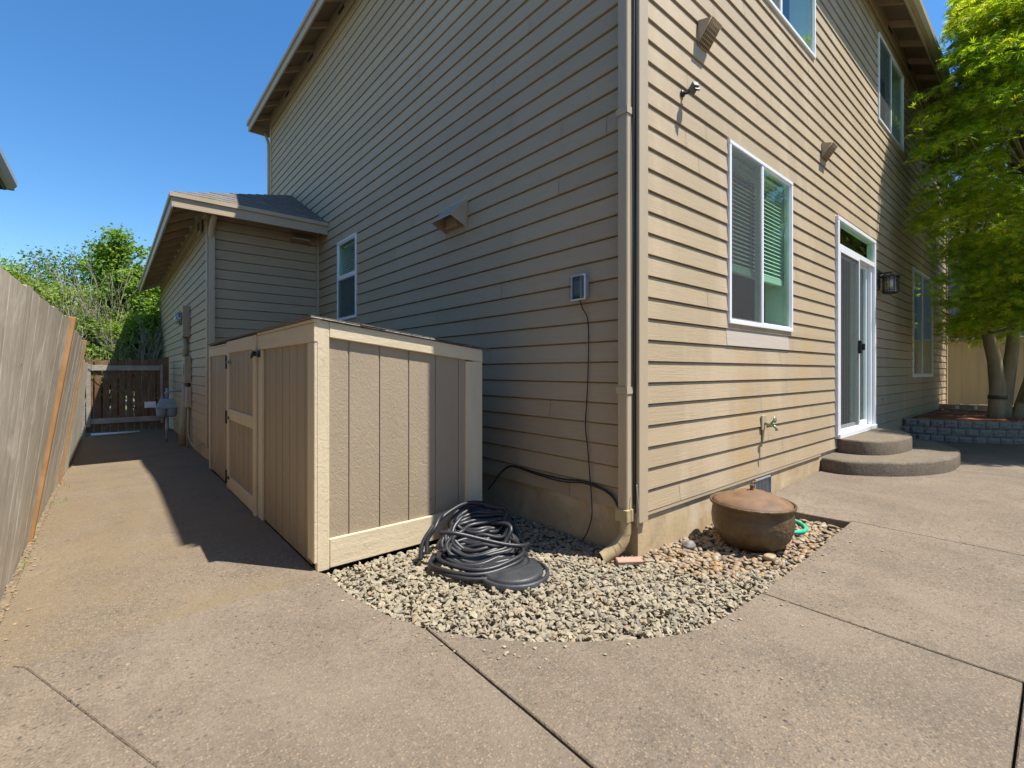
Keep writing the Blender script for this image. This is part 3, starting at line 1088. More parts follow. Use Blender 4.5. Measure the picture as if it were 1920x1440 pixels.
win(OB['w1'], 'x', 'slide', split=1.735, blind=(2.77, 1.93), screen=(0,))
win(OB['u1'], 'x', 'slide', split=2.13, screen=(0,))
win(OB['u2'], 'x', 'slide', split=6.17, screen=(0,), label='upper window half hidden by the maple')
win(OB['u3'], 'x', 'slide', split=8.86)
win(OB['w3'], 'x', 'slide', split=8.47, fr=.04)
win(OA['wa'], 'y', 'hung', split=2.345, blind=(2.80, 1.85), screen=(0,), label='narrow window above the shed')

# sliding door with transom
u0, u1, z0, z1 = OB['door']
b = B()
b.box(u0 - .02, u1 + .02, -.03, .06, z1 - .04, z1 + .004, .003)
b.box(u0 - .02, u0 + .04, -.028, .06, z0, z1 - .04, .003)
b.box(u1 - .05, u1 + .02, -.028, .06, z0, z1 - .04, .003)
b.box(u0 + .04, u1 - .05, -.026, .06, 2.44, 2.50, .003)
b.box(u0 - .01, u1 + .01, -.045, .14, z0 - .02, z0 + .03, .003)
b.box(u1 - .12, u1 - .05, .0, .06, z0 + .03, 2.44, .003)
door = b.build('sliding_door', M['vinyl'], house, 'white sliding patio door with a transom above')
b = B(); b.box(u0 + .04, u1 - .05, -.012, -.009, 2.50, z1 - .04); b.build('transom_glass', M['glass'], door)
def panel(a, c, d, stile, nm, scr=False):
    b = B()
    b.box(a, c, d, d + .03, z0 + .03, z0 + .03 + stile * 1.5, .002)
    b.box(a, c, d, d + .03, 2.44 - stile, 2.44, .002)
    b.box(a, a + stile, d + .0005, d + .0295, z0 + .03 + stile * 1.5, 2.44 - stile, .002)
    b.box(c - stile, c, d + .0005, d + .0295, z0 + .03 + stile * 1.5, 2.44 - stile, .002)
    b.build(nm, M['vinyl'], door)
    b = B()
    b.box(a + stile, c - stile, d + .012, d + .014, z0 + .03 + stile * 1.5, 2.44 - stile)
    b.build('insect_screen' if scr else 'glass_pane', M['screen'] if scr else M['glass'], door)
panel(u0 + .045, 4.52, -.028, .03, 'screen_door', True)
panel(u0 + .05, 4.56, .006, .05, 'glass_door_panel')
panel(4.50, u1 - .13, .038, .045, 'glass_door_panel')
b = B(); b.box(4.47, 4.50, -.055, -.02, 1.30, 1.46, .006); b.box(4.485, 4.50, -.085, -.055, 1.34, 1.42, .004); b.build('handle', M['blackmetal'], door)
b = B()
x = u0 + .08
while x < u1 - .1:
    b.add([(x, .17, z0 + .05), (x + .075, .20, z0 + .05), (x + .075, .20, 2.74), (x, .17, 2.74)], [(0, 1, 2, 3)])
    x += .07
b.build('vertical_blind', M['curtain'], door)
b = B(); b.box(u0 - .2, u1 + .2, .9, .92, z0 - .1, z1 + .3); b.box(u0 - .2, u1 + .2, .15, .9, z1 + .28, z1 + .3); b.box(u0 - .2, u1 + .2, .15, .9, z0 - .1, z0 - .08)
b.box(u0 - .22, u0 - .2, .15, .9, z0 - .1, z1 + .3); b.box(u1 + .2, u1 + .22, .15, .9, z0 - .1, z1 + .3)
b.build('room', M['drk'], door)

# replaced board below the window
b = B()
b.add([(1.115, -.0085, 1.281), (2.33, -.0085, 1.281), (2.33, .0025, 1.408), (1.115, .0025, 1.408)], [(0, 1, 2, 3)])
b.add([(1.115, -.0085, 1.281), (2.33, -.0085, 1.281), (2.33, .006, 1.281), (1.115, .006, 1.281), (1.115, .006, 1.408), (1.115, .0025, 1.408), (2.33, .006, 1.408), (2.33, .0025, 1.408)], [(0, 1, 2, 3), (0, 3, 4, 5), (1, 2, 6, 7), (4, 5, 7, 6)])
M['newboard'] = m_siding('unweathered_board', (.50, .425, .345), .0)
b.build('replacement_board', M['newboard'], house, 'paler replacement board under the window')
# narrow skirt trim below the lowest course
b = B(); b.box(0.075, 3.2, -.003, .006, .215, .239); b.build('skirt_board', M['trim'], house)

# vent hoods on the patio wall
def hood_b(x, zt, wd, out, hgt):
    """triangular hood with a slanted grille that faces down"""
    b = B()
    t = .004
    y0 = -.004
    zo = zt - .03
    A = (x, y0, zt); Bb = (x, y0, zt - hgt); C_ = (x, -out, zo)
    A2 = (x + wd, y0, zt); B2 = (x + wd, y0, zt - hgt); C2 = (x + wd, -out, zo)
    b.add([A, Bb, C_, A2, B2, C2], [(0, 1, 2), (3, 5, 4), (0, 2, 5, 3)])
    # inner skins
    b.add([(x + t, y0, zt - t), (x + t, y0, zt - hgt), (x + t, -out + t, zo - t), (x + wd - t, y0, zt - t), (x + wd - t, y0, zt - hgt), (x + wd - t, -out + t, zo - t)], [(0, 2, 1), (3, 4, 5), (0, 3, 5, 2)])
    h = b.build('vent_hood', M['vent'], house)
    b = B()
    n = 7
    p0, p1 = Vector(Bb), Vector(C_)
    wv = Vector((wd, 0, 0))
    for i in range(n + 1):
        s_ = .0035
        a_ = p0 + wv * (i / n)
        c_ = p1 + wv * (i / n)
        b.tube([a_, c_], s_, 5)
        a_ = p0.lerp(p1, i / n)
        b.tube([a_, a_ + wv], s_, 5)
    b.build('vent_grille', M['ventgrid'], h)
    b = B()
    b.box(x + .008, x + wd - .008, -.0065, -.0045, zt - hgt + .01, zt - .01)
    b.build('vent_opening', M['drk'], h)
hood_b(.69, 3.50, .135, .105, .165)
hood_b(3.215, 3.45, .15, .105, .16)
# exhaust hood on the path wall
b = B()
ya, yb_ = 1.77, 2.09
zt, zo, zb_, out = 2.60, 2.44, 2.355, .17
b.add([(-.004, ya, zt), (-.004, yb_, zt), (-out, yb_, zo), (-out, ya, zo), (-.004, ya, zb_), (-.004, yb_, zb_), (-out, yb_, zo - .012), (-out, ya, zo - .012)], [(0, 1, 2, 3), (0, 3, 7, 4), (1, 5, 6, 2), (3, 2, 6, 7)])
b.box(-.008, -.004, ya - .02, yb_ + .02, zb_ - .01, zt + .02)
hb = b.build('exhaust_hood', M['vent'], house)
b = B(); b.box(-.06, -.009, ya + .07, yb_ - .07, zb_ + .02, zb_ + .11); b.build('damper', M['ventgrid'], hb)
# hood under the garage soffit
b = B()
xa, xb = -.40, -.16
b.add([(xa, 5.655, 3.12), (xb, 5.655, 3.12), (xb, 5.50, 3.0), (xa, 5.50, 3.0), (xa, 5.655, 2.94), (xb, 5.655, 2.94), (xb, 5.50, 2.98), (xa, 5.50, 2.98)], [(0, 1, 2, 3), (0, 3, 7, 4), (1, 5, 6, 2), (3, 2, 6, 7)])
b.build('exhaust_hood', M['vent'], house)

# downspout ------------------------------------------------------
def corr_profile(x0, x1, y0, y1, ribs=4):
    """rectangular profile, ribbed on the side at x0 which faces the path"""
    p = []
    n = ribs * 4
    for i in range(n + 1):
        t = i / n
        yy = y0 + .006 + (y1 - y0 - .012) * t
        d = .003 if (i % 4 in (1, 2)) else 0
        p.append((x0 + d, yy))
    p += [(x0 + .006, y1), (x1, y1), (x1, y0), (x0 + .006, y0)]
    return p
b = B()
b.prism(corr_profile(-.088, -.030, .018, .086), 'z', .25, 5.62)
b.tube([(-.06, .05, 5.60), (-.10, -.05, 5.70), (-.20, -.22, 5.76), (-.27, -.35, 5.84)], .036, 10)
ds = b.build('downspout', M['downspout'], house)
for zz in (2.60, .955):
    b = B()
    b.box(-.094, -.002, .012, .0155, zz, zz + .04); b.box(-.0935, -.0895, .0155, .0895, zz, zz + .04); b.box(-.094, -.002, .0895, .093, zz, zz + .04)
    b.build('strap', M['downspout'], ds)
b = B()
b.box(-.099, -.025, .010, .098, .20, .275, .004)
def ell(c, a, b_, tilt, n=20):
    # ring in a plane tilted from horizontal; axis leans toward -x,+y
    out = []
    ax = Vector((0, 0, -1)).lerp(Vector((-.72, .42, -.25)), tilt).normalized()
    u = Vector((.5, .86, 0)); u = (u - ax * u.dot(ax)).normalized()
    v = ax.cross(u)
    return [Vector(c) + u * (a * math.cos(t)) + v * (b_ * math.sin(t)) for t in [2 * math.pi * k / n for k in range(n)]]
rings = [ell((-.062, .052, .205), .042, .036, 0), ell((-.062, .052, .135), .041, .036, 0), ell((-.072, .057, .10), .043, .039, .35), ell((-.09, .066, .065), .044, .041, .75), ell((-.12, .083, .035), .043, .041, 1), ell((-.165, .108, .0), .043, .041, 1), ell((-.19, .122, -.018), .043, .041, 1)]
vs = [v for r_ in rings for v in r_]
n = 20
fs = [(i * n + k, i * n + (k + 1) % n, (i + 1) * n + (k + 1) % n, (i + 1) * n + k) for i in range(len(rings) - 1) for k in range(n)]
b.add(vs, fs, True)
for i in (1, 3, 4):
    c = sum((v for v in rings[i]), Vector()) / n
    nx_ = sum((v for v in rings[i + 1]), Vector()) / n
    d = (nx_ - c).normalized() * .006
    vv = [c + (v - c) * 1.05 for v in rings[i]] + [c + d + (v - c) * 1.05 for v in rings[i]]
    b.add(vv, [(k, (k + 1) % n, n + (k + 1) % n, n + k) for k in range(n)], True)
b.build('elbow', m_simple('stained_elbow', (.41, .31, .165), .45, .15, 14, .1), ds)
# garage downspout
b = B()
b.prism(corr_profile(-1.408, -1.345, 5.575, 5.635), 'z', -.02, 2.86)
b.tube([(-1.377, 5.605, 2.84), (-1.377, 5.60, 2.90), (-1.377, 5.56, 2.97), (-1.377, 5.45, 3.03), (-1.377, 5.35, 3.10)], .038, 10)
b.build('downspout', M['downspout'], house)

# ------------------------------------------------------------------ wires and fixtures
def wire(name, pts, r, mat, label, cat, m=6):
    grp = {'cable': 'black cables on the house corner', 'wire': 'loose grey wires'}.get(cat)
    P = []
    V3 = [Vector(p) for p in pts]
    for i in range(len(V3) - 1):
        p0 = V3[max(i - 1, 0)]; p1 = V3[i]; p2 = V3[i + 1]; p3 = V3[min(i + 2, len(V3) - 1)]
        for k in range(m):
            t = k / m
            P.append(.5 * ((2 * p1) + (-p0 + p2) * t + (2 * p0 - 5 * p1 + 4 * p2 - p3) * t * t + (-p0 + 3 * p1 - 3 * p2 + p3) * t ** 3))
    P.append(V3[-1])
    o = B().tube(P, r, 8).build(name, mat)
    tag(o, label, cat, grp)
    return o
wire('power_cord', [(-.045, .43, 1.575), (-.03, .41, 1.50), (-.018, .372, 1.40), (-.018, .373, 1.07), (-.018, .385, .88), (-.018, .395, .725), (-.02, .375, .60), (-.02, .36, .45), (-.035, .33, .28), (-.05, .315, .16), (-.055, .35, .05), (-.06, .40, -.03)], .0038, M['black'], 'thin black cord dropping from the outlet box to the gravel', 'cord')
for k, (dz, lab) in enumerate(((0, 'upper of two black cables looped along the wall to the downspout'), (-.012, 'lower of two black cables looped along the wall to the downspout'))):
    wire('wall_cable', [(-.03, 1.42, .12), (-.02, 1.33, .22), (-.015, 1.25, .30 + dz * .3), (-.015, 1.13, .355 + dz * .4), (-.015, .85, .345 + dz), (-.015, .60, .345 + dz * 1.4), (-.02, .42, .365 + dz), (-.02, .27, .355 + dz), (-.022, .18, .325 + dz), (-.025, .13, .27 + dz), (-.03, .098, .20)], .005, M['black'], lab, 'cable')
def vwire(x, y, z0, z1, r, amp, ph, lab):
    pts = []
    z = z1
    while z > z0:
        pts.append((x + amp * math.sin(z * 3.1 + ph), y + amp * .6 * math.sin(z * 2.3 + ph * 2), z))
        z -= .14
    pts.append((x, y, z0))
    wire('wall_cable', pts, r, M['black'], lab, 'cable', 3)
vwire(-.022, .006, .25, 5.6, .0045, .003, 0, 'black cable running up behind the corner downspout, nearest the corner board')
vwire(-.030, .009, .30, 5.6, .004, .004, 2, 'middle black cable in the bundle behind the corner downspout')
vwire(-.040, .006, 1.0, 5.6, .0035, .003, 4, 'outermost thin black cable behind the corner downspout')
b = B()
pts = [(-.035, -.012, .42), (-.037, -.018, .36), (-.033, -.024, .30), (-.030, -.022, .24), (-.035, -.012, .17)]
o = wire('grey_wire', pts, .003, M['galv'], 'short grey ground wire clipped at the foot of the corner board', 'wire')

# outlet box
ob = thing('outlet_box', 'grey weatherproof outlet box with clear bubble cover on the path side wall', 'outlet', (-.005, .42, 1.55))
b = B(); b.box(-.045, -.004, .375, .475, 1.565, 1.70, .004); b.build('back_box', M['grayplastic'], ob)
b = B(); b.box(-.05, -.0455, .37, .485, 1.56, 1.71, .002); b.box(-.056, -.0505, .40, .46, 1.59, 1.68, .002); b.build('outlet_plate', M['darkgrey'], ob)
b = B(); b.box(-.092, -.051, .368, .482, 1.558, 1.712, .012); b.build('bubble_cover', m_glass('clear_cover', (.86, .9, .9), .08, .12), ob)
b = B()
for (ya, yb_, za, zb_) in ((.364, .486, 1.552, 1.56), (.364, .486, 1.71, 1.718), (.364, .372, 1.56, 1.71), (.478, .486, 1.56, 1.71)):
    b.box(-.060, -.0505, ya, yb_, za, zb_)
b.build('cover_rim', M['pale'], ob)

# security camera
sc_ = thing('security_camera', 'small grey and black security camera on the patio wall below a vent hood', 'camera', (.50, 0, 2.91))
b = B(); b.lathe([(.0, -.003), (.022, -.003), (.022, -.012), (.012, -.018), (.0, -.018)], (.485, 0, 2.915), 20, axis='y'); b.tube([(.485, -.015, 2.915), (.487, -.035, 2.905), (.49, -.05, 2.91)], .008, 8); b.build('bracket', M['blackmetal'], sc_)
b = B()
def rotbox(b, c, size, rz, rx):
    mtx = Matrix.Rotation(rz, 3, 'Z') @ Matrix.Rotation(rx, 3, 'X')
    p = []
    for dz in (-1, 1):
        for dx, dy in ((-1, -1), (1, -1), (1, 1), (-1, 1)):
            p.append(Vector(c) + mtx @ Vector((dx * size[0] / 2, dy * size[1] / 2, dz * size[2] / 2)))
    b.hexa([tuple(q) for q in p], .004)
rotbox(b, (.505, -.072, 2.93), (.042, .062, .042), R(-25), R(-28)); b.build('camera_body', M['darkgrey'], sc_)
b = B(); rotbox(b, (.500, -.095, 2.917), (.040, .012, .040), R(-25), R(-28)); b.build('lens_front', M['blackmetal'], sc_)

# wall lantern
ln = thing('wall_lantern', 'dark iron wall lantern with glass cylinder hanging right of the patio door', 'lantern', (5.48, 0, 2.3))
b = B(); b.box(5.45, 5.53, -.02, -.004, 2.20, 2.42, .006); b.tube([(5.49, -.02, 2.40), (5.50, -.10, 2.405), (5.50, -.16, 2.40)], .009, 8); b.tube([(5.49, -.02, 2.34), (5.495, -.07, 2.38), (5.50, -.12, 2.40)], .007, 8); b.tube([(5.50, -.135, 2.40), (5.50, -.135, 2.36)], .008, 8); b.build('bracket', M['blackmetal'], ln)
b = B(); b.lathe([(0, .072), (.03, .068), (.09, .055), (.105, .045), (.105, .035), (.085, .034), (.0, .034)], (5.50, -.135, 2.30), 28); b.build('cap', M['blackmetal'], ln)
b = B()
for k in range(10):
    t = 2 * math.pi * k / 10
    b.tube([(5.50 + .088 * math.cos(t), -.135 + .088 * math.sin(t), 2.335), (5.50 + .088 * math.cos(t), -.135 + .088 * math.sin(t), 2.135)], .0045, 5)
for zz in (2.305, 2.16):
    b.lathe([(.086, -.004), (.092, -.004), (.092, .004), (.086, .004)], (5.50, -.135, zz), 28)
b.lathe([(.0, -.03), (.06, -.026), (.092, -.012), (.094, .0), (.0, .0)], (5.50, -.135, 2.14), 28)
b.build('cage', M['blackmetal'], ln)
b = B(); b.lathe([(.080, .0), (.080, .19)], (5.50, -.135, 2.14), 28); b.build('glass_shade', m_glass('seeded_glass', (.82, .76, .62), .2, .06), ln)
b = B(); b.lathe([(0, .06), (.018, .06), (.026, .09), (.026, .13), (.015, .165), (0, .17)], (5.50, -.135, 2.14), 12); b.build('bulb', M['pale'], ln)

# spigot
sp = thing('garden_tap', 'green handled brass garden tap on a tan mounting plate below the window', 'tap', (1.76, 0, .60))
b = B(); b.box(1.715, 1.80, -.018, -.005, .60, .72, .002); b.box(1.735, 1.775, -.016, -.005, .50, .60, .002); b.build('mounting_plate', M['trim'], sp)
b = B(); b.tube([(1.765, -.015, .655), (1.765, -.075, .645), (1.765, -.105, .625), (1.765, -.11, .60)], [.013, .013, .012, .011], 10); b.tube([(1.765, -.06, .65), (1.765, -.085, .68)], .008, 8); b.build('tap_body', M['brasst'], sp)
b = B(); b.lathe([(.0, -.004), (.026, -.006), (.028, .002), (.02, .006), (.0, .006)], (1.765, -.095, .690), 14, axis='y'); b.build('handle', M['brasst'], sp)
o = B().box(5.72, 5.80, -.012, -.004, .63, .72, .002).build('outlet_cover', M['vent'])
tag(o, 'tan outlet cover low on the wall right of the patio door', 'outlet')

# electric meter stack on the garage wall
X = -1.414
em = thing('electric_meter', 'tan electric meter box with glass dome meter high on the garage wall', 'meter', (X, 7.6, 1.9))
b = B(); b.box(X - .10, X, 7.45, 7.72, 1.64, 2.13, .004); b.build('meter_box', M['meterbox'], em)
b = B(); b.lathe([(.0, -.20), (.07, -.20), (.088, -.18), (.092, -.13), (.092, -.10)], (X, 7.58, 1.93), 24, axis='x'); b.build('dome', M['glassclear'], em)
b = B(); b.lathe([(.098, -.13), (.104, -.125), (.104, -.10), (.0, -.10)], (X, 7.58, 1.93), 24, axis='x'); b.lathe([(.0, -.17), (.05, -.17), (.06, -.13), (.06, -.10)], (X, 7.58, 1.93), 20, axis='x'); b.build('meter_face', M['terminal'], em)
cd = thing('conduit_run', 'tan conduit and junction boxes running down the garage wall to the path', 'conduit', (X, 7.6, 0))
b = B(); b.tube([(X - .05, 7.58, 1.64), (X - .05, 7.58, 1.32)], .045, 12); b.build('conduit', M['meterbox'], cd)
b = B(); b.box(X - .09, X, 7.30, 7.56, .90, 1.32, .004); b.box(X - .10, X - .091, 7.36, 7.50, 1.02, 1.2, .002); b.build('junction_box', M['meterbox'], cd)
b = B(); b.box(X - .07, X, 7.58, 7.86, .78, 1.26, .004); b.build('junction_box', M['meterbox'], cd)
b = B(); b.box(X - .07, X, 7.26, 7.42, .52, .84, .004); b.build('junction_box', M['trim'], cd)
b = B(); b.tube([(X - .05, 7.52, .92), (X - .055, 7.52, .55), (X - .07, 7.58, .2), (X - .08, 7.6, -.12)], [.05, .052, .06, .064], 12); b.build('conduit', M['meterbox'], cd)
b = B(); b.tube([(X - .03, 7.34, .54), (X - .04, 7.30, .30), (X - .05, 7.28, -.12)], .02, 8); b.tube([(X - .02, 7.40, .54), (X - .02, 7.45, .42), (X - .03, 7.40, .30)], .012, 8); b.build('conduit', M['meterbox'], cd)
wire('grey_wire', [(X - .05, 7.25, .25), (X - .06, 7.0, .06), (X - .05, 6.6, .0), (X - .03, 6.2, .06), (X - .02, 5.9, .12)], .006, M['galv'], 'loose grey wire sagging along the garage foundation', 'wire')

# gas meter
gm = thing('gas_meter', 'grey gas meter on a thin riser pipe beside the gate', 'meter', (-1.68, 8.3, -.1))
gx, gy = -1.655, 8.3
b = B()
b.tube([(gx, gy, -.12), (gx, gy, .30)], .022, 10)
b.build('riser_pipe', M['galv'], gm)
for s_ in (-1, 1):
    b = B(); b.lathe([(0, .0), (.055, .01), (.078, .05), (.082, .16), (.07, .20), (0, .20)], (gx + s_ * .068, gy, .30), 18); b.build('meter_lobe', M['gasm'], gm)
b = B()
b.hexa([(gx - .15, gy - .09, .47), (gx + .15, gy - .09, .47), (gx + .15, gy + .09, .47), (gx - .15, gy + .09, .47), (gx - .085, gy - .06, .62), (gx + .085, gy - .06, .62), (gx + .085, gy + .06, .62), (gx - .085, gy + .06, .62)], .01)
b.box(gx - .16, gx + .16, gy - .095, gy + .095, .455, .475, .004)
b.build('meter_head', M['gasm'], gm)
b = B(); b.tube([(gx, gy, .62), (gx, gy, .80)], .018, 8); b.lathe([(.0, .0), (.035, .0), (.035, .03), (.0, .035)], (gx, gy, .70), 14); b.tube([(gx, gy, .74), (gx + .12, gy, .745), (-1.41, gy, .745)], .014, 8); b.build('valve', M['gasm'], gm)
b = B(); b.box(gx - .30, gx - .15, gy - .05, gy - .03, .48, .58, .004); b.build('index_dial', M['pale'], gm)

# ------------------------------------------------------------------ shed
sx0, sx1, sy0, sy1 = -1.53, -.405, 1.0, 4.57
def stop(x): return 1.37 - (x - sx0) * .118     # height of the top rail
shed = thing('storage_shed', 'low tan storage shed with cream trim and a plank door beside the house', 'shed', (-1.0, 2.8, 0))
def gpanel_x(x0, x1, y, grooves, zb, ztf, out):
    """grooved panel facing -y"""
    b = B()
    xs = [x0] + sorted(g_ for g_ in grooves if x0 < g_ < x1) + [x1]
    gw = .005
    for i in range(len(xs) - 1):
        a = xs[i] + (gw if i else 0)
        c = xs[i + 1] - (gw if i < len(xs) - 2 else 0)
        b.hexa([(a, y, zb), (c, y, zb), (c, y + out, zb), (a, y + out, zb), (a, y, ztf(a)), (c, y, ztf(c)), (c, y + out, ztf(c)), (a, y + out, ztf(a))])
    b.hexa([(x0, y + .006, zb), (x1, y + .006, zb), (x1, y + out + .004, zb), (x0, y + out + .004, zb), (x0, y + .006, ztf(x0)), (x1, y + .006, ztf(x1)), (x1, y + out + .004, ztf(x1)), (x0, y + out + .004, ztf(x0))])
    return b
def gpanel_y(y0, y1, x, grooves, zb, zt, out):
    b = B()
    ys = [y0] + sorted(g_ for g_ in grooves if y0 < g_ < y1) + [y1]
    gw = .005
    for i in range(len(ys) - 1):
        a = ys[i] + (gw if i else 0)
        c = ys[i + 1] - (gw if i < len(ys) - 2 else 0)
        b.box(x, x + out, a, c, zb, zt)
    b.box(x + .006, x + out + .004, y0, y1, zb, zt)
    return b
# side that faces the camera
gpanel_x(-1.46, -.53, sy0 + .020, [-1.346, -1.159, -.966, -.774, -.595], .01, lambda x: stop(x) - .05, .02).build('side_panel', M['shedpanel'], shed)
b = B(); b.box(sx0 + .001, -1.462, sy0 - .002, sy0 + .035, -.01, stop(-1.5) - .012, .004); b.build('corner_post', M['cream'], shed)
b = B(); b.box(-.542, sx1, sy0 - .001, sy0 + .035, -.01, stop(-.45) - .088, .004); b.build('corner_post', M['cream'], shed)
b = B()
def zt_(x): return stop(x)
b.hexa([(-1.463, sy0 - .004, zt_(-1.463) - .088), (sx1, sy0 - .004, zt_(sx1) - .088), (sx1, sy0 + .034, zt_(sx1) - .088), (-1.463, sy0 + .034, zt_(-1.463) - .088),
        (-1.463, sy0 - .004, zt_(-1.463)), (sx1, sy0 - .004, zt_(sx1)), (sx1, sy0 + .034, zt_(sx1)), (-1.463, sy0 + .034, zt_(-1.463))], .004)
b.hexa([(sx0 - .001, sy0 - .0035, zt_(sx0) - .022), (-1.464, sy0 - .0035, zt_(-1.464) - .022), (-1.464, sy0 + .034, zt_(-1.464) - .022), (sx0 - .001, sy0 + .034, zt_(sx0) - .022),
        (sx0 - .001, sy0 - .0035, zt_(sx0)), (-1.464, sy0 - .0035, zt_(-1.464)), (-1.464, sy0 + .034, zt_(-1.464)), (sx0 - .001, sy0 + .034, zt_(sx0))], .003)
b.build('top_rail', M['cream_h'], shed)
b = B(); b.box(-1.461, -.543, sy0 - .001, sy0 + .018, -.005, .158, .005); b.build('kickboard', M['cream_h'], shed)
# long front with the door
xf = sx0
fg = [1.22, 1.375, 1.533, 1.691, 1.849, 2.01, 3.559, 3.70, 3.85, 4.0, 4.13, 4.287, 4.42]
gpanel_y(1.10, 2.16, xf + .006, fg, .0, 1.30, .02).build('front_panel', M['shedpanel'], shed)
gpanel_y(3.44, 4.54, xf + .006, fg, .0, 1.30, .02).build('front_panel', M['shedpanel'], shed)
b = B()
b.box(xf - .014, xf + .005, sy0 + .0, sy0 + .045, .04, 1.245, .003)
b.box(xf - .012, xf + .005, sy0 + .05, sy0 + .115, .04, 1.245, .003)
b.build('stile', M['cream'], shed)
b = B(); b.box(xf - .014, xf + .005, 2.155, 2.275, -.005, 1.245, .003); b.build('stile', M['cream'], shed)
b = B(); b.box(xf - .014, xf + .005, 3.435, 3.475, .0, 1.245, .003); b.build('stile', M['cream'], shed)
b = B(); b.box(xf - .014, xf + .005, 4.535, 4.58, .0, 1.245, .003); b.build('stile', M['cream'], shed)
b = B(); b.box(xf - .016, xf + .006, sy0 - .003, 2.28, 1.247, 1.352, .003); b.build('header', M['cream_h'], shed)
b = B(); b.box(xf - .016, xf + .006, 3.435, 4.585, 1.247, 1.335, .003); b.build('header', M['cream_h'], shed)
b = B(); b.box(xf - .02, xf + .02, sy0 - .006, 2.28, 1.354, 1.372, .002); b.build('drip_edge', M['cream_h'], shed)
b = B(); b.box(xf - .02, xf + .02, 3.435, 4.59, 1.337, 1.352, .002); b.build('drip_edge', M['cream_h'], shed)
# door
dr = B()
dx0, dx1 = xf - .030, xf - .010
dr.box(dx0, dx1, 2.287, 2.375, -.02, 1.362, .003)
dr.box(dx0, dx1, 3.335, 3.430, .005, 1.362, .003)
for za, zb_ in ((1.255, 1.3615), (.645, .742), (.01, .12)):
    dr.box(dx0 + .0005, dx1, 2.376, 3.334, za, zb_, .003)
sd = dr.build('door', M['cream'], shed)
for za, zb_ in ((.742, 1.255), (.12, .645)):
    gpanel_y(2.376, 3.334, dx0 + .014, [2.441, 2.588, 2.764, 2.953, 3.12, 3.25], za, zb_, .008).build('door_panel', M['shedpanel'], sd)
for zz in (1.17, .66, .11):
    b = B(); b.box(dx0 - .006, dx0 + .001, 3.405, 3.428, zz - .06, zz + .06, .001); b.box(dx0 - .006, dx0 + .001, 3.30, 3.404, zz - .012, zz + .012, .001); b.tube([(dx0 - .006, 3.431, zz - .06), (dx0 - .006, 3.431, zz + .06)], .007, 6)
    b.build('hinge', M['blackmetal'], sd)
b = B(); b.box(dx0 - .012, dx0 + .0, 2.26, 2.34, 1.20, 1.235, .002); b.tube([(dx0 - .02, 2.29, 1.22), (dx0 - .03, 2.27, 1.19), (dx0 - .028, 2.24, 1.21), (dx0 - .02, 2.25, 1.235)], .009, 8); b.box(xf - .03, xf - .015, 2.20, 2.25, 1.19, 1.24, .003)
b.build('latch', M['blackmetal'], sd)
# roof sheet and hidden sides
b = B()
def rf(x, y, dz): return (x, y, stop(x) + dz)
b.hexa([rf(sx0 - .035, sy0 - .02, .004), rf(sx1 + .03, sy0 - .02, .004), rf(sx1 + .03, sy1 + .03, .004), rf(sx0 - .035, sy1 + .03, .004), rf(sx0 - .035, sy0 - .012, .011), rf(sx1 + .03, sy0 - .012, .011), rf(sx1 + .03, sy1 + .03, .011), rf(sx0 - .035, sy1 + .03, .011)])
rd = random.Random(4)
x = sx0 - .035
while x < sx1 + .02:     # ragged shingle edge
    x2 = x + rd.uniform(.07, .16)
    x2 = min(x2, sx1 + .04)
    e = rd.uniform(.0, .012)
    b.hexa([rf(x, sy0 - .012 - e, .012), rf(x2, sy0 - .012 - e, .012), rf(x2, sy0 + .3, .012), rf(x, sy0 + .3, .012), rf(x, sy0 - .012 - e, .016 + e * .2), rf(x2, sy0 - .012 - e, .016), rf(x2, sy0 + .3, .018), rf(x, sy0 + .3, .018)])
    x = x2 + .002
b.build('roof', M['shingle'], shed)
b = B(); b.box(sx1 - .03, sx1 - .002, sy0 + .036, sy1, .0, 1.2); b.box(sx0 + .03, sx1 - .03, sy1 - .03, sy1, .0, 1.2); b.build('back_panel', M['shedpanel'], shed)

# ------------------------------------------------------------------ coiled hose, lid
hz = B()
rd = random.Random(12)
def loop(c, a, b_, tilt, yaw, r, wob, ph0=0, arc=1.0, lift=0):
    pts = []
    n = 46
    for k in range(int(n * arc) + 1):
        t = 2 * math.pi * k / n + ph0
        rr = 1 + wob * math.sin(2 * t + c[0] * 9) + wob * .6 * math.sin(5 * t + c[1] * 7)
        p = Vector((a * math.cos(t) * rr, b_ * math.sin(t) * rr, lift * math.sin(3 * t + c[0] * 20)))
        p = Matrix.Rotation(tilt, 3, 'X') @ p
        p = Matrix.Rotation(yaw, 3, 'Z') @ p
        q = Vector(c) + p
        q.z = max(q.z, -.012)
        pts.append(q)
    return pts
YAW = R(-30)
for i in range(21):
    t = i / 20
    z = .012 + t * .125
    a = .245 - .085 * t + rd.uniform(-.02, .02)
    b_ = .165 - .03 * t + rd.uniform(-.02, .015)
    c = (-.70 + .10 * t + rd.uniform(-.028, .028), .60 + .16 * t + rd.uniform(-.02, .02), z)
    hz.tube(loop(c, a, b_, R(8 + 40 * t + rd.uniform(-5, 5)), YAW + R(rd.uniform(-14, 14)), .012, .06, 0, 1, .008), .0135, 8, False)
for i in range(9):
    t = rd.uniform(.35, 1)
    c = (-.69 + .10 * t, .62 + .14 * t, .03 + .13 * t)
    hz.tube(loop(c, .19 - .05 * t, .06 + rd.uniform(0, .05), R(rd.uniform(20, 48)), YAW + R(rd.uniform(-50, 30)), .012, .12, 0, 1, .015), .0135, 8, False)
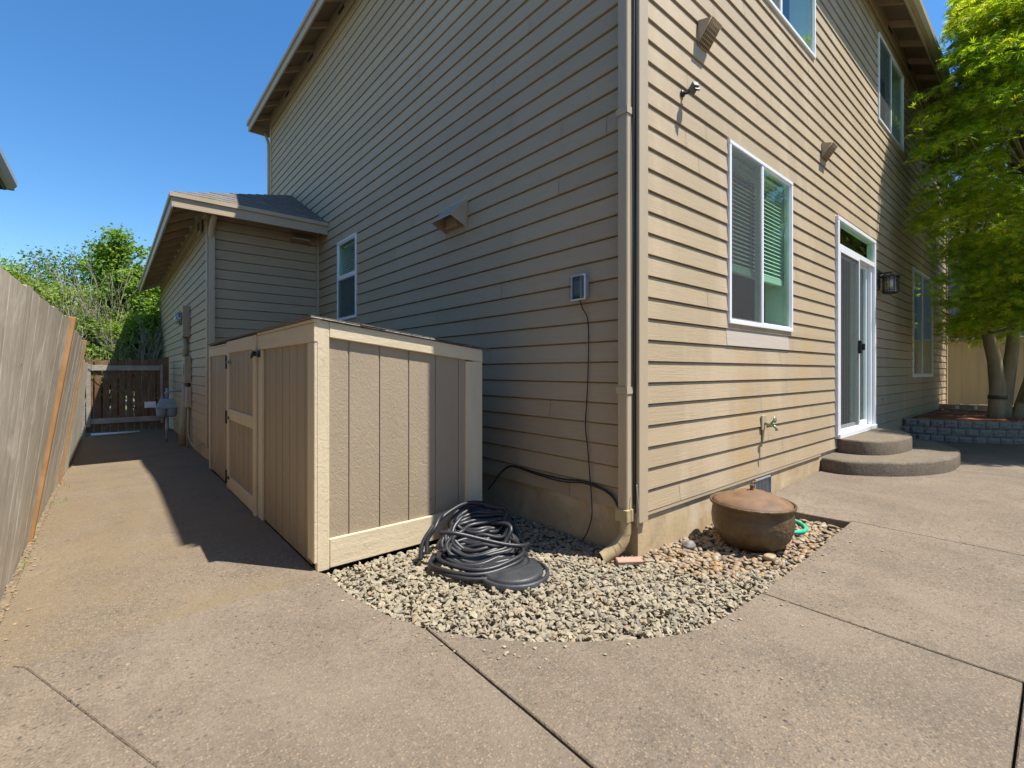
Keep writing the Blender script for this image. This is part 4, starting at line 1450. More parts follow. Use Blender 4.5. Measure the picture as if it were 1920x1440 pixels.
for a, b_, c, ti in ((.285, .19, (-.79, .50, .01), 2), (.27, .175, (-.80, .52, .03), 4), (.25, .185, (-.76, .53, .05), 5)):
    hz.tube(loop(c, a, b_, R(ti), YAW + R(rd.uniform(-10, 10)), .012, .05, 0, 1, .004), .0125, 8, False)
# the ends that cross the pile
hz.tube([Vector(p) for p in smooth_curve([Vector(p) for p in ((-1.05, .72, .02), (-1.02, .75, .10), (-.93, .77, .18), (-.80, .80, .23), (-.66, .82, .25), (-.52, .80, .22))], 6)], .0125, 8)
hz.tube([Vector(p) for p in smooth_curve([Vector(p) for p in ((-.96, .66, .17), (-.90, .60, .17), (-.78, .53, .13), (-.66, .46, .09), (-.55, .42, .065), (-.47, .45, .05))], 6)], .0125, 8)
hz.tube([Vector(p) for p in smooth_curve([Vector(p) for p in ((-1.02, .70, .05), (-1.0, .73, .12), (-.95, .73, .18), (-.88, .78, .22), (-.76, .86, .21))], 6)], .0125, 8)
o = hz.build('coiled_hose', M['black'])
tag(o, 'heap of coiled thick black hose leaning by the shed post', 'hose')
lid = thing('valve_lid', 'round black plastic utility lid half under the coiled hose', 'lid', (-.72, .31, 0))
b = B(); b.lathe([(0, .020), (.155, .020), (.165, .014), (.17, .0), (.17, -.03)], (-.72, .31, .0), 40); b.build('cover', M['lid'], lid)
b = B(); b.lathe([(.178, -.02), (.178, .006), (.188, .008), (.196, .002), (.198, -.02)], (-.715, .305, .0), 40); b.build('rim', M['lid'], lid)
b = B(); b.box(-.66, -.61, .36, .376, .0205, .024, .001); b.build('label_plate', M['pale'], lid)

# ------------------------------------------------------------------ copper pot
pc = (.755, -.335, -.035)
pot = thing('copper_pot', 'rusty brown hammered copper pot with domed lid standing on pebbles', 'pot', pc)
b = B()
prof = [(0, .0), (.09, .0), (.14, .008), (.182, .032), (.216, .078), (.236, .135), (.241, .185), (.236, .232), (.232, .262), (.243, .268), (.250, .274), (.251, .286), (.246, .290), (.238, .284), (.232, .26)]
b.lathe(prof, pc, 72); b.build('pot_body', M['pot'], pot)
b = B()
prof = [(.234, .272), (.232, .284), (.215, .297), (.18, .314), (.145, .326), (.126, .330), (.114, .338), (.088, .349), (.05, .357), (.02, .360), (0, .361)]
b.lathe(prof, pc, 72)
pl = b.build('pot_lid', M['lidcop'], pot)
b = B()
b.lathe([(.014, .365), (.010, .377), (.014, .385), (.012, .397), (.0, .401)], pc, 14)
b.tube([(pc[0] - .006, pc[1], pc[2] + .390), (pc[0] + .012, pc[1] - .006, pc[2] + .413), (pc[0] + .026, pc[1] - .008, pc[2] + .407), (pc[0] + .03, pc[1] - .006, pc[2] + .393)], [.006, .008, .007, .003], 8)
b.tube([(pc[0], pc[1], pc[2] + .387), (pc[0] - .03, pc[1] + .004, pc[2] + .393)], [.006, .002], 6)
b.build('knob', M['lidcop'], pl)
# green hose, curled behind the pot
P = []
for k in range(40):
    t = -2.4 + k / 39 * 4.6
    P.append(Vector((1.22 + .17 * math.cos(t - .35), -.36 + .125 * math.sin(t - .35), .0 + .006 * math.sin(t * 2))))
o = B().tube(P, .0125, 10).build('garden_hose', M['ghose'])
tag(o, 'bright green garden hose curled on pebbles behind the pot', 'hose')
b = B(); rotbox(b, (-.105, -.01, -.008), (.15, .055, .025), R(-35), R(8)); o = b.build('brick_chip', M['brick']); tag(o, 'flat pinkish brick chip under the downspout elbow', 'brick')
def rock(name, c, s_, mat, lab, seed):
    bm = bmesh.new(); bmesh.ops.create_icosphere(bm, subdivisions=3, radius=1)
    rr = random.Random(seed)
    ph = [rr.uniform(0, 6) for _ in range(6)]
    vs = []
    for v in bm.verts:
        k = 1 + .10 * math.sin(3 * v.co.x + ph[0]) + .08 * math.sin(4 * v.co.y + ph[1]) + .07 * math.sin(5 * v.co.z + ph[2])
        vs.append((c[0] + v.co.x * s_[0] * k, c[1] + v.co.y * s_[1] * k, c[2] + v.co.z * s_[2] * k))
    fs = [[v.index for v in f.verts] for f in bm.faces]
    bm.free()
    o = B().add(vs, fs, True).build(name, mat)
    tag(o, lab, 'stone', 'larger stones among the pebbles')
M['stoneg'] = m_simple('grey_stone', (.17, .155, .135), .6, .2, 20, .3, 60)
rock('stone', (.40, -.10, -.012), (.05, .035, .026), M['stoneg'], 'larger grey stone beside the foundation left of the pot', 3)
rock('stone', (.56, -.52, -.002), (.045, .032, .018), m_simple('tan_stone', (.33, .25, .15), .6, .15, 20, .2), 'larger flat tan pebble in front of the pot', 5)

# ------------------------------------------------------------------ steps
def arc_slab(pts, z0, z1, bev=.02):
    P = smooth_curve([Vector(p) for p in pts], 6)
    P = [Vector(p[:2]) for p in P]
    n = len(P)
    b = B()
    cx_ = sum(p.x for p in P) / n
    def ring(off, z):
        out = []
        for p in P:
            d = Vector((p.x - cx_, p.y - .0)); d = d.normalized() * off if d.length else d
            out.append((p.x - d.x, min(p.y - d.y, .0), z + .003 * math.sin(p.x * 21) * (1 if off else 0)))
        return out
    rs = [ring(0, z0), ring(.003, z1 - bev), ring(.008, z1 - bev * .4), ring(.02, z1)]
    vs = [v for r_ in rs for v in r_]
    fs = [(i * n + k, i * n + k + 1, (i + 1) * n + k + 1, (i + 1) * n + k) for i in range(3) for k in range(n - 1)]
    b.add(vs, fs, True)
    b.add(rs[3], [tuple(range(n))])
    return b
steps = thing('patio_steps', 'two curved aggregate concrete steps below the sliding door', 'steps', (4.5, 0, .05))
arc_slab([(3.22, 0), (3.19, -.26), (3.50, -.62), (4.0, -.85), (4.5, -.90), (5.0, -.85), (5.5, -.62), (5.8, -.26), (5.78, 0)], .0, .195).build('lower_step', M['steps'], steps)
arc_slab([(3.73, 0), (3.72, -.24), (3.9, -.41), (4.3, -.50), (4.70, -.49), (5.05, -.38), (5.28, -.2), (5.30, 0)], .19, .345).build('upper_step', M['steps'], steps)

# ------------------------------------------------------------------ retaining wall, mulch
rw = thing('retaining_wall', 'curved low wall of grey split face blocks round the maple bed', 'wall', (8.5, -.1, 0))
pcx, pcy, pr_ = 8.5, -.10, 1.6
bh = .112
rd = random.Random(8)
cnt = 0
for row in range(3):
    na = 34
    a0 = (row % 2) * .5
    for k in range(-(row % 2), na):
        t0 = math.pi * .985 + (k + a0) * (math.pi * 1.06) / na
        wdt = (math.pi * 1.06) / na * (1 - .03)
        t1 = t0 + wdt * rd.uniform(.97, 1.0)
        if pcy + pr_ * math.sin((t0 + t1) / 2) > -.005: continue
        if cnt >= 99: break
        z0 = -.0 + row * bh + .03
        z1 = z0 + bh - .004
        # split face: a small grid pushed in and out, rounded at the rims
        nu, nv = 5, 4
        vs = []
        for j in range(nv + 1):
            for i in range(nu + 1):
                t = t0 + (t1 - t0) * i / nu
                e = (0 if 0 < i < nu and 0 < j < nv else .018)
                r_ = pr_ - e + (rd.uniform(-.010, .012) if e == 0 else rd.uniform(-.003, .003)) - row * .012
                vs.append((pcx + r_ * math.cos(t), pcy + r_ * math.sin(t), z0 + (z1 - z0) * j / nv))
        fs = [(j * (nu + 1) + i, j * (nu + 1) + i + 1, (j + 1) * (nu + 1) + i + 1, (j + 1) * (nu + 1) + i) for j in range(nv) for i in range(nu)]
        o_ = len(vs)
        for t in (t0, t1):
            for z in (z0, z1):
                r_ = pr_ - .17
                vs.append((pcx + r_ * math.cos(t), pcy + r_ * math.sin(t), z))
        tl, tr = nv * (nu + 1), nv * (nu + 1) + nu
        fs += [tuple(list(range(tl, tr + 1)) + [o_ + 3, o_ + 1]), (0, tl, o_ + 1, o_), (nu, o_ + 2, o_ + 3, tr), (o_, o_ + 1, o_ + 3, o_ + 2)]
        fs += [(0, nu + 1, 2 * (nu + 1), 3 * (nu + 1), 4 * (nu + 1), o_ + 1, o_), (nu, 2 * nu + 1, 3 * nu + 2, 4 * nu + 3, tr, o_ + 3, o_ + 2)][:0]
        B().add(vs, fs).build('block', M['blockm'], rw)
        cnt += 1
# low back row of the bed, in sun
bk = thing('edging_blocks', 'low tan edging row at the back of the maple bed', 'edging', (10.4, -.6, .3))
for k in range(13):
    yy = .12 - k * .26
    xx = 10.15 + .45 * math.sin((k + .5) / 13 * math.pi)
    b = B(); rotbox(b, (xx, yy, .385), (.17, .245, .10), R(-18 + 3 * k + rd.uniform(-4, 4)), 0)
    b.build('block', M['blocktan'] if 'blocktan' in M else M.setdefault('blocktan', m_simple('tan_block', (.40, .34, .25), .9, .2, 12, .6, 50)), bk)
# mulch surface: uneven disc plus chips
vs = [(pcx + .5, pcy, .345)]
fs = []
nr, na = 14, 60
for i in range(1, nr + 1):
    for k in range(na):
        t = 2 * math.pi * k / na
        r_ = (pr_ - .10) * i / nr
        xx = pcx + .4 + r_ * math.cos(t) * 1.25
        yy = min(pcy + r_ * math.sin(t) * (1.0 if math.sin(t) < 0 else 1.0), -.012)
        if math.cos(t) < 0: xx = pcx + r_ * math.cos(t) * .99 + .4 * (1 + math.cos(t))
        vs.append((xx, yy, .325 + rd.uniform(-.012, .012) + .02 * math.exp(-((xx - 8.6) ** 2 + (yy + 1) ** 2) * 3)))
for k in range(na): fs.append((0, 1 + k, 1 + (k + 1) % na))
for i in range(nr - 1):
    for k in range(na):
        a_ = 1 + i * na + k; b_ = 1 + i * na + (k + 1) % na
        fs.append((a_, b_, b_ + na, a_ + na))
o = B().add(vs, fs).build('mulch', M['mulch'])
tag(o, 'reddish bark mulch under the maple', 'mulch', kind='stuff')

# ------------------------------------------------------------------ fences
def plank_fence_left():
    f = thing('wooden_fence', 'tall weathered grey cedar fence with fresh orange boards leaning over the path', 'fence', (-2.79, 3, 0))
    rd = random.Random(21)
    segs = [(-6.0, 2.70, 1.435, .20, 'oldwood'), (2.80, 4.98, 1.40, .20, 'oldwood'), (5.04, 9.7, 1.34, .10, 'oldwood')]
    for (ya, yb_, h, lean, mt) in segs:
        b = B()
        y = ya
        while y < yb_ - .01:
            w_ = rd.uniform(.13, .165)
            y2 = min(y + w_, yb_)
            t = rd.uniform(0, .0012)
            hh = h + rd.uniform(-.008, .010) + (.0 if ya > 0 else .0)
            zb_ = gh(-2.8, y) - .03
            tp = .025 * (yb_ - y) * 0
            lf = lambda q: lean if y > 2.72 else .10 + .10 * max(-.6, min(1, (q - .8) / 1.9))
            ln = lf(y)
            x1t = -2.79 + lf(y2) + t
            hh += (.03 * max(0, min(1, (2.7 - y) / 1.7)) if y < 2.72 else 0)
            x0b, x0t = -2.79 + t, -2.79 + ln + t
            z1 = hh + gh(-2.8, y)
            b.hexa([(x0b, y + .0015, zb_), (x0b, y2 - .0015, zb_), (x0b - .018, y2 - .0015, zb_), (x0b - .018, y + .0015, zb_),
                    (x0t, y + .0015, z1), (x1t, y2 - .0015, z1), (x1t - .018, y2 - .0015, z1), (x0t - .018, y + .001, z1)])
            y = y2
        b.build('panel', M[mt], f)
    for ya, yb_, h, lean in ((2.705, 2.795, 1.455, .215), (4.985, 5.035, 1.41, .205)):
        b = B()
        x0b, x0t = -2.772, -2.772 + lean - .005
        zb_ = gh(-2.8, ya) - .03
        b.hexa([(x0b, ya, zb_), (x0b, yb_, zb_), (x0b - .04, yb_, zb_), (x0b - .04, ya, zb_), (x0t, ya, h), (x0t, yb_, h), (x0t - .04, yb_, h), (x0t - .04, ya, h)], .003)
        b.build('new_board', M['neww'], f, 'bright orange unweathered board')
    b = B()
    for zz in (.35, 1.15):
        xx = -2.79 + zz / 1.43 * .10 - .075
        b.box(xx - .035, xx, -6, 2.6, zz - .04, zz + .04)
    b.build('rail', M['oldwood'], f)
plank_fence_left()

gt = thing('wooden_gate', 'dark reddish plank gate with grey cross rails at the end of the path', 'gate', (-2.2, 10.1, -.1))
GY = 10.1
rd = random.Random(3)
x = -2.735
k = 0
while x < -1.60:
    w_ = .105
    b = B()
    b.box(x + .006, x + w_ - .006, GY + .03, GY + .048, -.06 + rd.uniform(0, .015), 1.31 + rd.uniform(-.02, .02) - (k == 3) * .0, .002)
    b.build('board', M['gatewood'], gt)
    x += w_ + .012
    k += 1
for za, zb_ in ((1.10, 1.20), (.10, .20)):
    b = B(); b.box(-2.66, -1.63, GY - .005, GY + .028, za, zb_, .003); b.build('rail', M['gaterail'], gt)
for xa in (-2.73, -1.625):
    b = B(); b.box(xa, xa + (.065 if xa < -2 else .04), GY - .012, GY + .026, .05, 1.22, .003); b.build('stile', M['gaterail'], gt)
wr = B().tube([(-2.70, GY - .02, 1.14), (-2.40, GY - .02, .84), (-2.1, GY - .015, .6)], .004, 5).build('brace_wire', M['blackmetal'], gt)
b = B(); b.box(-1.575, -1.49, GY - .02, GY + .06, -.12, 1.37, .004); o = b.build('gate_post', M['gatewood']); tag(o, 'dark brown gate post against the garage wall', 'post', 'gate posts')
b = B(); b.box(-2.80, -2.745, GY - .02, GY + .06, -.12, 1.30, .004); o = b.build('gate_post', M['gaterail']); tag(o, 'greyish gate post at the end of the leaning fence', 'post', 'gate posts')
b = B(); b.tube([(-2.66, GY - .1, -.085), (-2.3, GY - .11, -.085), (-1.95, GY - .08, -.085)], .022, 8); o = b.build('plastic_pipe', M['pale']); tag(o, 'pale plastic pipe lying below the gate', 'pipe')

bf = thing('beige_fence', 'beige painted board fence behind the maple bed', 'fence', (12.2, -2, 0))
b = B()
rd = random.Random(31)
y = 1.5
while y > -9:
    w_ = .135
    t = rd.uniform(0, .012)
    b.box(12.2 - t, 12.22 - t, y - w_ + .002, y - .002, .0, 1.78 + rd.uniform(-.006, .006), .002)
    y -= w_
b.build('panel', M['beigefence'], bf)
b = B(); b.box(12.17, 12.24, -9, 1.5, 1.79, 1.82, .003); b.build('cap_rail', M['beigefence'], bf)
b = B(); b.box(12.16, 12.185, -9, 1.5, 1.68, 1.78, .003); b.build('rail', M['beigefence'], bf)

# a fence opposite the patio that only the windows reflect
of = thing('wooden_fence', 'weathered board fence at the far side of the patio seen in window reflections', 'fence', (3, -9, 0))
b = B()
x = -6
while x < 12.2:
    b.box(x + .002, x + .133, -9.02, -9.0, 0, 1.7 + rd.uniform(-.01, .01), .002)
    x += .135
b.build('panel', M['beigefence'], of)

# grass tuft at the fence foot
vs = []; fs = []
rd = random.Random(2)
for cx_, cy_, nn in ((-2.70, 3.75, 60), (-2.73, 2.2, 14), (-2.72, 4.6, 16), (-2.74, 6.5, 20)):
    for k in range(nn):
        x = cx_ + rd.gauss(0, .025); y = cy_ + rd.gauss(0, .07)
        a = rd.uniform(0, 6.28); h = rd.uniform(.02, .055); d = rd.uniform(.01, .04)
        z = gh(x, y) - .02
        o_ = len(vs)
        vs += [(x - .003 * math.sin(a), y + .003 * math.cos(a), z), (x + .003 * math.sin(a), y - .003 * math.cos(a), z), (x + d * math.cos(a), y + d * math.sin(a), z + h)]
        fs.append((o_, o_ + 1, o_ + 2))
o = quick('weeds', vs, fs, M['grassm']); tag(o, 'small green weeds sprouting along the fence foot', 'weeds', kind='stuff')
# a little litter on the concrete edge: tan leaf crumbs
vs = []; fs = []
for k in range(420):
    y = rd.uniform(.9, 9.0); x = -2.765 + rd.uniform(-.025, .03) + (rd.uniform(0, .12) if rd.random() < .15 else 0)
    a = rd.uniform(0, 6.28); s_ = rd.uniform(.004, .012)
    z = gh(x, y) + rd.uniform(.001, .004)
    o_ = len(vs)
    vs += [(x + s_ * math.cos(a + q), y + s_ * math.sin(a + q), z + rd.uniform(0, .004)) for q in (0, 2.1, 4.2)]
    fs.append((o_, o_ + 1, o_ + 2))
o = quick('leaf_litter', vs, fs, m_simple('dry_leaf', (.30, .20, .11), .9, .3)); tag(o, 'dry leaf crumbs along the fence side of the path', 'litter', kind='stuff')

# ------------------------------------------------------------------ neighbours
nb = thing('neighbour_house', 'grey neighbouring house beyond the fence, only its gutter corner showing', 'house', (-5, 4, 0))
nx1, ny1, nz = -3.27, 6.0, 3.12
b = B(); b.box(-9, nx1 - .55, -4, ny1 - .45, -.1, nz + .1); b.build('wall', M['nsiding2'], nb)
b = B()
b.add([(nx1, -4.4, nz + .10), (nx1, ny1, nz + .10), (-6.3, ny1 - 3.1, nz + 1.65), (-6.3, -4.4, nz + 1.65), (-9.4, ny1, nz + .1)], [(0, 1, 2, 3), (1, 4, 2)])
nr_ = b.build('roof', M['shingle'], nb)
b = B(); b.box(nx1 - .02, nx1, -4.4, ny1, nz - .02, nz + .09); b.box(nx1 - .6, nx1 - .02, ny1 - .02, ny1, nz - .02, nz + .09); b.build('fascia', M['darkgrey'], nb)
b = B(); b.box(nx1 - .60, nx1 - .021, -4.4, ny1 - .021, nz + .04, nz + .06); b.build('soffit', M['darkgrey'], nb)
b = B(); b.prism([(nx1 + .002, nz + .10), (nx1 + .002, nz + .0), (nx1 + .05, nz + .0), (nx1 + .085, nz + .05), (nx1 + .09, nz + .10)], 'y', -4.4, ny1 + .02)
b.prism([(ny1 + .002, nz + .08), (ny1 + .002, nz + .0), (ny1 + .05, nz + .0), (ny1 + .07, nz + .05), (ny1 + .07, nz + .08)], 'x', -9.3, nx1 + .06)
b.build('gutter', M['gutterw'], nb)

nb2 = thing('neighbour_house', 'lavender grey house glimpsed behind the maple and the beige fence', 'house', (18, -2, 0))
b = B()
z = 0
while z < 5.2:
    b.add([(18.0 - .012, 5, z), (18.0 - .012, -10, z), (18.0, -10, z + .15), (18.0, 5, z + .15)], [(0, 1, 2, 3)])
    b.add([(18.0 - .012, 5, z), (18.0 - .012, -10, z), (18.0, -10, z), (18.0, 5, z)], [(0, 1, 2, 3)])
    z += .15
b.box(18.01, 24, -10, 5, 0, 5.2)
b.build('wall', M['nsiding'], nb2)
b = B(); b.add([(17.6, 5.4, 5.2), (17.6, -10.4, 5.2), (21, -10.4, 6.9), (21, 5.4, 6.9), (24.4, 5.4, 5.2), (24.4, -10.4, 5.2)], [(0, 1, 2, 3), (3, 2, 5, 4)]); b.build('roof', M['shingle'], nb2)

# ------------------------------------------------------------------ trees
def leaf_template(kind):
    if kind == 'palm':
        V = [(0, 0, 0)]
        F = []
        lobes = [(-1.25, .62), (-.62, .88), (0, 1.0), (.62, .88), (1.25, .62)]
        for a, l in lobes:
            i = len(V)
            V += [(l * .45 * math.sin(a - .20), l * .45 * math.cos(a - .20), -.02), (l * math.sin(a), l * math.cos(a), -.14), (l * .45 * math.sin(a + .20), l * .45 * math.cos(a + .20), -.02)]
            F.append((0, i, i + 1, i + 2))
        return np.array(V), np.array(F)
    V = [(0, 0, 0), (-.32, .45, .04), (0, 1, -.1), (.32, .45, .04)]
    return np.array(V), np.array([(0, 1, 2, 3)])

def foliage(name, centers, normals, sizes, mat, kind, parent, rng, tilt=.5):
    V, F = leaf_template(kind)
    n = len(centers)
    # local frame: z near the given normal, random yaw
    nz = normals + rng.normal(0, tilt, (n, 3))
    nz /= np.linalg.norm(nz, axis=1)[:, None]
    rnd = rng.normal(size=(n, 3))
    tx = np.cross(nz, rnd); tx /= np.linalg.norm(tx, axis=1)[:, None]
    ty = np.cross(nz, tx)
    v = V[None] * sizes[:, None, None]
    P = centers[:, None] + v[..., 0:1] * tx[:, None] + v[..., 1:2] * ty[:, None] + v[..., 2:3] * nz[:, None]
    k = len(V)
    f = (F[None] + (np.arange(n) * k)[:, None, None]).reshape(-1, F.shape[1])
    return quick(name, P.reshape(-1, 3), f, mat, False, parent)

def limb(b, p0, p1, r0, r1, rd, bend=.12, n=6):
    p0, p1 = Vector(p0), Vector(p1)
    d = p1 - p0
    off = Vector((rd.uniform(-1, 1), rd.uniform(-1, 1), rd.uniform(-.3, .6))) * d.length * bend
    pts, rs = [], []
    for i in range(n + 1):
        t = i / n
        pts.append(p0 + d * t + off * math.sin(math.pi * t))
        rs.append(r0 + (r1 - r0) * t)
    b.tube(pts, rs, 7)
    return pts

def maple():
    rn = np.random.default_rng(5)
    rd = random.Random(5)
    t = thing('maple_tree', 'maple with yellow green leaves and several pale trunks in the block bed', 'tree', (8.55, -1.0, .33))
    b = B()
    # fused trunks
    b.tube([(8.50, -.92, .28), (8.50, -.92, .45), (8.48, -.93, .8), (8.46, -.90, 1.25), (8.40, -.82, 1.7), (8.25, -.75, 2.3), (8.1, -.70, 3.1)], [.13, .108, .10, .09, .075, .06, .04], 14)
    b.tube([(8.54, -.97, .28), (8.55, -.99, .5), (8.57, -1.03, .9), (8.60, -1.08, 1.4), (8.65, -1.12, 2.0), (8.75, -1.2, 3.0), (8.8, -1.3, 4.2)], [.12, .10, .09, .08, .07, .055, .04], 14)
    b.tube([(8.62, -1.12, .28), (8.66, -1.16, .5), (8.72, -1.25, .9), (8.82, -1.36, 1.5), (8.95, -1.55, 2.2), (9.1, -1.8, 3.2)], [.09, .07, .062, .06, .055, .04], 12)
    b.tube([(8.60, -1.20, .6), (8.60, -1.36, 1.0), (8.55, -1.55, 1.5), (8.5, -1.9, 2.3), (8.3, -2.3, 3.3)], [.05, .055, .052, .045, .03], 10)
    # dark graft collar
    tr = b.build('trunk', M['bark_m'], t)
    b = B(); b.tube([(8.495, -.93, .64), (8.495, -.93, .70)], [.118, .117], 14); b.build('bark_band', M['bark_d'], tr)
    # crown envelope: stacked layers, sprays
    C, Nn, Sz = [], [], []
    limbs = B()
    forks = [Vector(p) for p in ((8.40, -.82, 1.7), (8.25, -.75, 2.3), (8.1, -.7, 3.1), (8.65, -1.12, 2.0), (8.75, -1.2, 3.0), (8.8, -1.3, 4.2), (8.95, -1.55, 2.2), (9.1, -1.8, 3.2), (8.5, -1.9, 2.3), (8.3, -2.3, 3.3), (8.7, -1.25, 3.6))]
    ns = 0
    tries = 0
    while ns < 1150 and tries < 90000:
        tries += 1
        z = rd.uniform(1.75, 7.9)
        a = rd.uniform(0, 2 * math.pi)
        h = (z - 1.5) / 6.2
        R0 = 2.6 * (math.sin(math.pi * min(1, (h * .80 + .20))) ** .55)
        r_ = R0 * math.sqrt(rd.uniform(.22, 1.0))
        x = 8.5 + r_ * math.cos(a) * 1.05
        y = -1.6 + r_ * math.sin(a) * 1.1
        if (y < -2.1 or x > 10.2) and rd.random() < .68: continue
        if z > -2.6 * y - .4 and x < 5.62 - .74 * y: continue
        # keep out of the house
        lim = (-.40 if z < 3.2 else -.20) if z < 5.45 else -.50
        if y > lim - .02: continue
        if z < 2.1 and y < -.9 and abs(x - 8.5) < 1.5 and rd.random() < .75: continue
        if z > 7.2 and y > -.8: continue
        # leave open bays
        q = math.sin(x * 2.3 + 1) * math.sin(y * 2.6 + 2) * math.sin(z * 2.1)
        if q > .27: continue
        c = np.array((x, y, z))
        R1 = rd.uniform(.22, .42)
        m = int(40 + 60 * R1 / .3)
        ang = rn.uniform(0, 2 * np.pi, m)
        rr = R1 * np.sqrt(rn.uniform(0, 1, m))
        px = rr * np.cos(ang); py = rr * np.sin(ang)
        out = np.array((x - 8.6, y + 1.3)); out = out / (np.linalg.norm(out) + 1e-6)
        droop = -.55 * (px * out[0] + py * out[1]) - .9 * rr ** 2
        pz = droop + rn.normal(0, .035, m)
        pts = c + np.stack([px, py, pz], 1)
        ok = pts[:, 1] < lim
        pts = pts[ok]
        C.append(pts)
        nn = np.zeros((len(pts), 3)); nn[:, 2] = 1; nn[:, 0] = out[0] * .45; nn[:, 1] = out[1] * .45
        Nn.append(nn)
        Sz.append(rn.uniform(.06, .11, len(pts)))
        f = min(forks, key=lambda q_: (q_ - Vector(c)).length + (0 if q_.z < c[2] else .8))
        if rd.random() < .16:
            pl_ = limb(limbs, f, Vector(c) + Vector((0, 0, -.03)), .018, .004, rd, .10, 5)
        else:
            limb(limbs, Vector(c) * .8 + f * .2, Vector(c), .006, .002, rd, .10, 4)
        ns += 1
    limbs.build('branches', M['bark_m'], t)
    C = np.concatenate(C); Nn = np.concatenate(Nn); Sz = np.concatenate(Sz)
    foliage('crown', C, Nn, Sz, M['maple'], 'palm', t, rn, .5)
maple()

def bushy(name, lab, base, crown, nclump, per, size, mat, seed, group=None, trunk_r=.12, bark='bark_d', cr=.5, spiky=0):
    """crown: list of (cx,cy,cz,rx,ry,rz) lobes"""
    rn = np.random.default_rng(seed)
    rd = random.Random(seed)
    t = thing(name, lab, 'tree', base, group or 'leafy trees beyond the yard')
    b = B()
    top = max(c[2] for c in crown)
    cx_, cy_ = crown[0][0], crown[0][1]
    main = limb(b, base, (cx_, cy_, top), trunk_r, trunk_r * .3, rd, .04, 8)
    C, Nn = [], []
    vol = [c[3] * c[4] * c[5] for c in crown]
    for k in range(nclump):
        c = rd.choices(crown, vol)[0]
        u = rn.normal(size=3); u /= np.linalg.norm(u)
        rr = rd.uniform(.25, 1.0) ** .5
        p = np.array(c[:3]) + u * rr * np.array(c[3:6])
        if p[2] < base[2] + .15: continue
        s_ = cr * rd.uniform(.5, 1.2)
        q = rn.normal(size=(per, 3)) * s_ * .5
        q[:, 2] *= .7 + spiky
        C.append(p + q)
        nn = np.tile(u * .6 + np.array((0, 0, .7)), (per, 1))
        Nn.append(nn)
        if k % 3 == 0:
            m0 = min(main, key=lambda w_: (w_ - Vector(p)).length + (0 if w_.z < p[2] else .6))
            limb(b, m0, Vector(p), .03, .006, rd, .12, 4)
    b.build('trunk', M[bark], t)
    C = np.concatenate(C); Nn = np.concatenate(Nn)
    foliage('crown', C, Nn, rn.uniform(size * .6, size * 1.3, len(C)), mat, 'leaf', t, rn, .7)

bushy('broadleaf_tree', 'tall slender bright green tree rising behind the gate', (-2.2, 15.2, -.1), [(-2.15, 15.2, 3.4, .65, .6, 1.5), (-2.1, 15.2, 2.0, .9, .9, 1.2), (-2.25, 15.2, 4.5, .28, .3, .55)], 170, 170, .095, M['leaf1'], 41, cr=.42)
bushy('broadleaf_tree', 'bright green tree close to the garage eave beyond the gate', (-1.3, 16.0, -.1), [(-1.35, 16.0, 3.0, .55, .7, 1.3), (-1.2, 16.0, 1.7, .8, .8, 1.2)], 150, 170, .095, M['leaf1'], 42, cr=.42)
bushy('broadleaf_tree', 'yellow green shrubby tree low behind the right of the gate', (-1.5, 13.4, -.1), [(-1.5, 13.4, 1.5, .7, .6, 1.1), (-1.25, 13.6, 2.2, .45, .5, .7), (-2.0, 13.9, 1.6, .5, .5, .9)], 130, 160, .08, M['leaf2'], 43, cr=.35)
bushy('broadleaf_tree', 'deep green bush low behind the left of the gate', (-2.6, 13.0, -.1), [(-2.6, 13.2, 1.3, .65, .55, 1.0), (-3.2, 13.6, 1.8, .5, .5, .9)], 100, 160, .08, M['leaf1'], 44, cr=.32)
bushy('broadleaf_tree', 'rounded green and yellow tree above the near end of the fence', (-4.6, 14.5, -.1), [(-4.75, 14.5, 2.9, .75, .8, .85), (-4.1, 14.4, 2.7, .6, .7, .85), (-3.5, 14.3, 2.4, .6, .6, .8)], 130, 150, .08, M['leaf2'], 45, cr=.42)
bushy('broadleaf_tree', 'dark green tree behind the leaning fence left of the bare shrub', (-3.6, 17.5, -.1), [(-4.6, 17.5, 2.8, 1.2, 1.0, 1.4), (-3.4, 17.2, 3.0, 1.0, .9, 1.6), (-2.2, 17.4, 2.9, .9, .9, 1.5)], 170, 150, .09, M['leaf3'], 46, cr=.5)
bushy('broadleaf_tree', 'broad dark green tree farthest back behind the gate', (-1.5, 21, -.1), [(-1.6, 21, 2.2, 2.2, 1.2, 1.9), (-4.4, 21, 2.2, 2.2, 1.2, 1.9)], 220, 140, .12, M['leaf3'], 47, cr=.6)
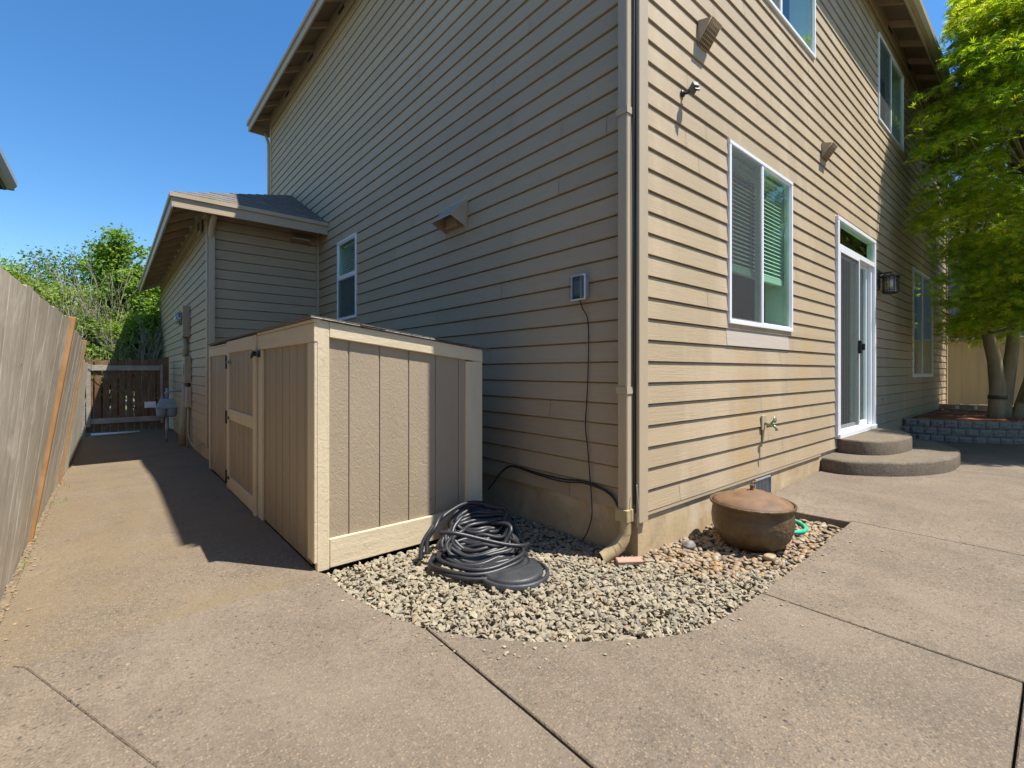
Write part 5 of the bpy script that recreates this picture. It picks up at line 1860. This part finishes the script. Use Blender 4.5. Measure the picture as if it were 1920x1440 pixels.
def bare(lab, base, n, h, spread, seed, lean=(0, 0)):
    rd = random.Random(seed)
    t = thing('bare_shrub', lab, 'shrub', base, 'bare shrubs behind the gate')
    b = B()
    for k in range(n):
        a = rd.uniform(0, 6.28)
        s_ = spread * rd.uniform(.2, 1)
        hh = h * rd.uniform(.6, 1.05)
        top = Vector((base[0] + s_ * math.cos(a) + lean[0] * hh, base[1] + s_ * .6 * math.sin(a) + lean[1], base[2] + hh))
        b0 = Vector(base) + Vector((rd.uniform(-.1, .1), rd.uniform(-.1, .1), 0))
        pts = limb(b, b0, top, .013, .003, rd, .10, 6)
        for j in range(6):
            q = pts[rd.randint(2, 5)]
            d = (top - b0).normalized()
            e = q + (d + Vector((rd.uniform(-.7, .7), rd.uniform(-.7, .7), rd.uniform(-.1, .4)))).normalized() * rd.uniform(.3, .9)
            p2 = limb(b, q, e, .006, .002, rd, .10, 3)
            for _ in range(2):
                q2 = p2[rd.randint(1, 3)]
                e2 = q2 + (d + Vector((rd.uniform(-.9, .9), rd.uniform(-.9, .9), rd.uniform(-.2, .3)))).normalized() * rd.uniform(.15, .4)
                b.tube([q2, e2], [.003, .0015], 4)
    b.build('stems', M['twig'], t)
bare('bare tan twiggy shrub fanning up left of the slender green tree', (-2.55, 13.6, -.1), 34, 4.0, 1.35, 51, (-.12, 0))
bare('bare tan twiggy shrub low in front of the trees by the garage', (-1.75, 12.4, -.1), 30, 2.3, .9, 52, (.02, 0))
bare('thin bare shrub leaning over the leaning fence top', (-3.2, 12.6, -.1), 20, 2.7, .9, 53, (.02, 0))
# trees beside the patio on the camera's right and behind: seen in the glass and as dappled shade
bushy('broadleaf_tree', 'round green tree across the patio mirrored in the upper windows', (7.5, -12.0, 0), [(7.5, -12, 4.6, 2.0, 1.8, 1.9), (6.2, -12.4, 3.8, 1.4, 1.4, 1.4)], 150, 120, .14, M['leaf2'], 61, cr=.8)
bushy('broadleaf_tree', 'green tree across the patio mirrored in the lower window', (14.5, -11.0, 0), [(14.5, -11, 4.0, 2.4, 1.8, 2.2)], 150, 120, .14, M['leaf1'], 62, cr=.8)
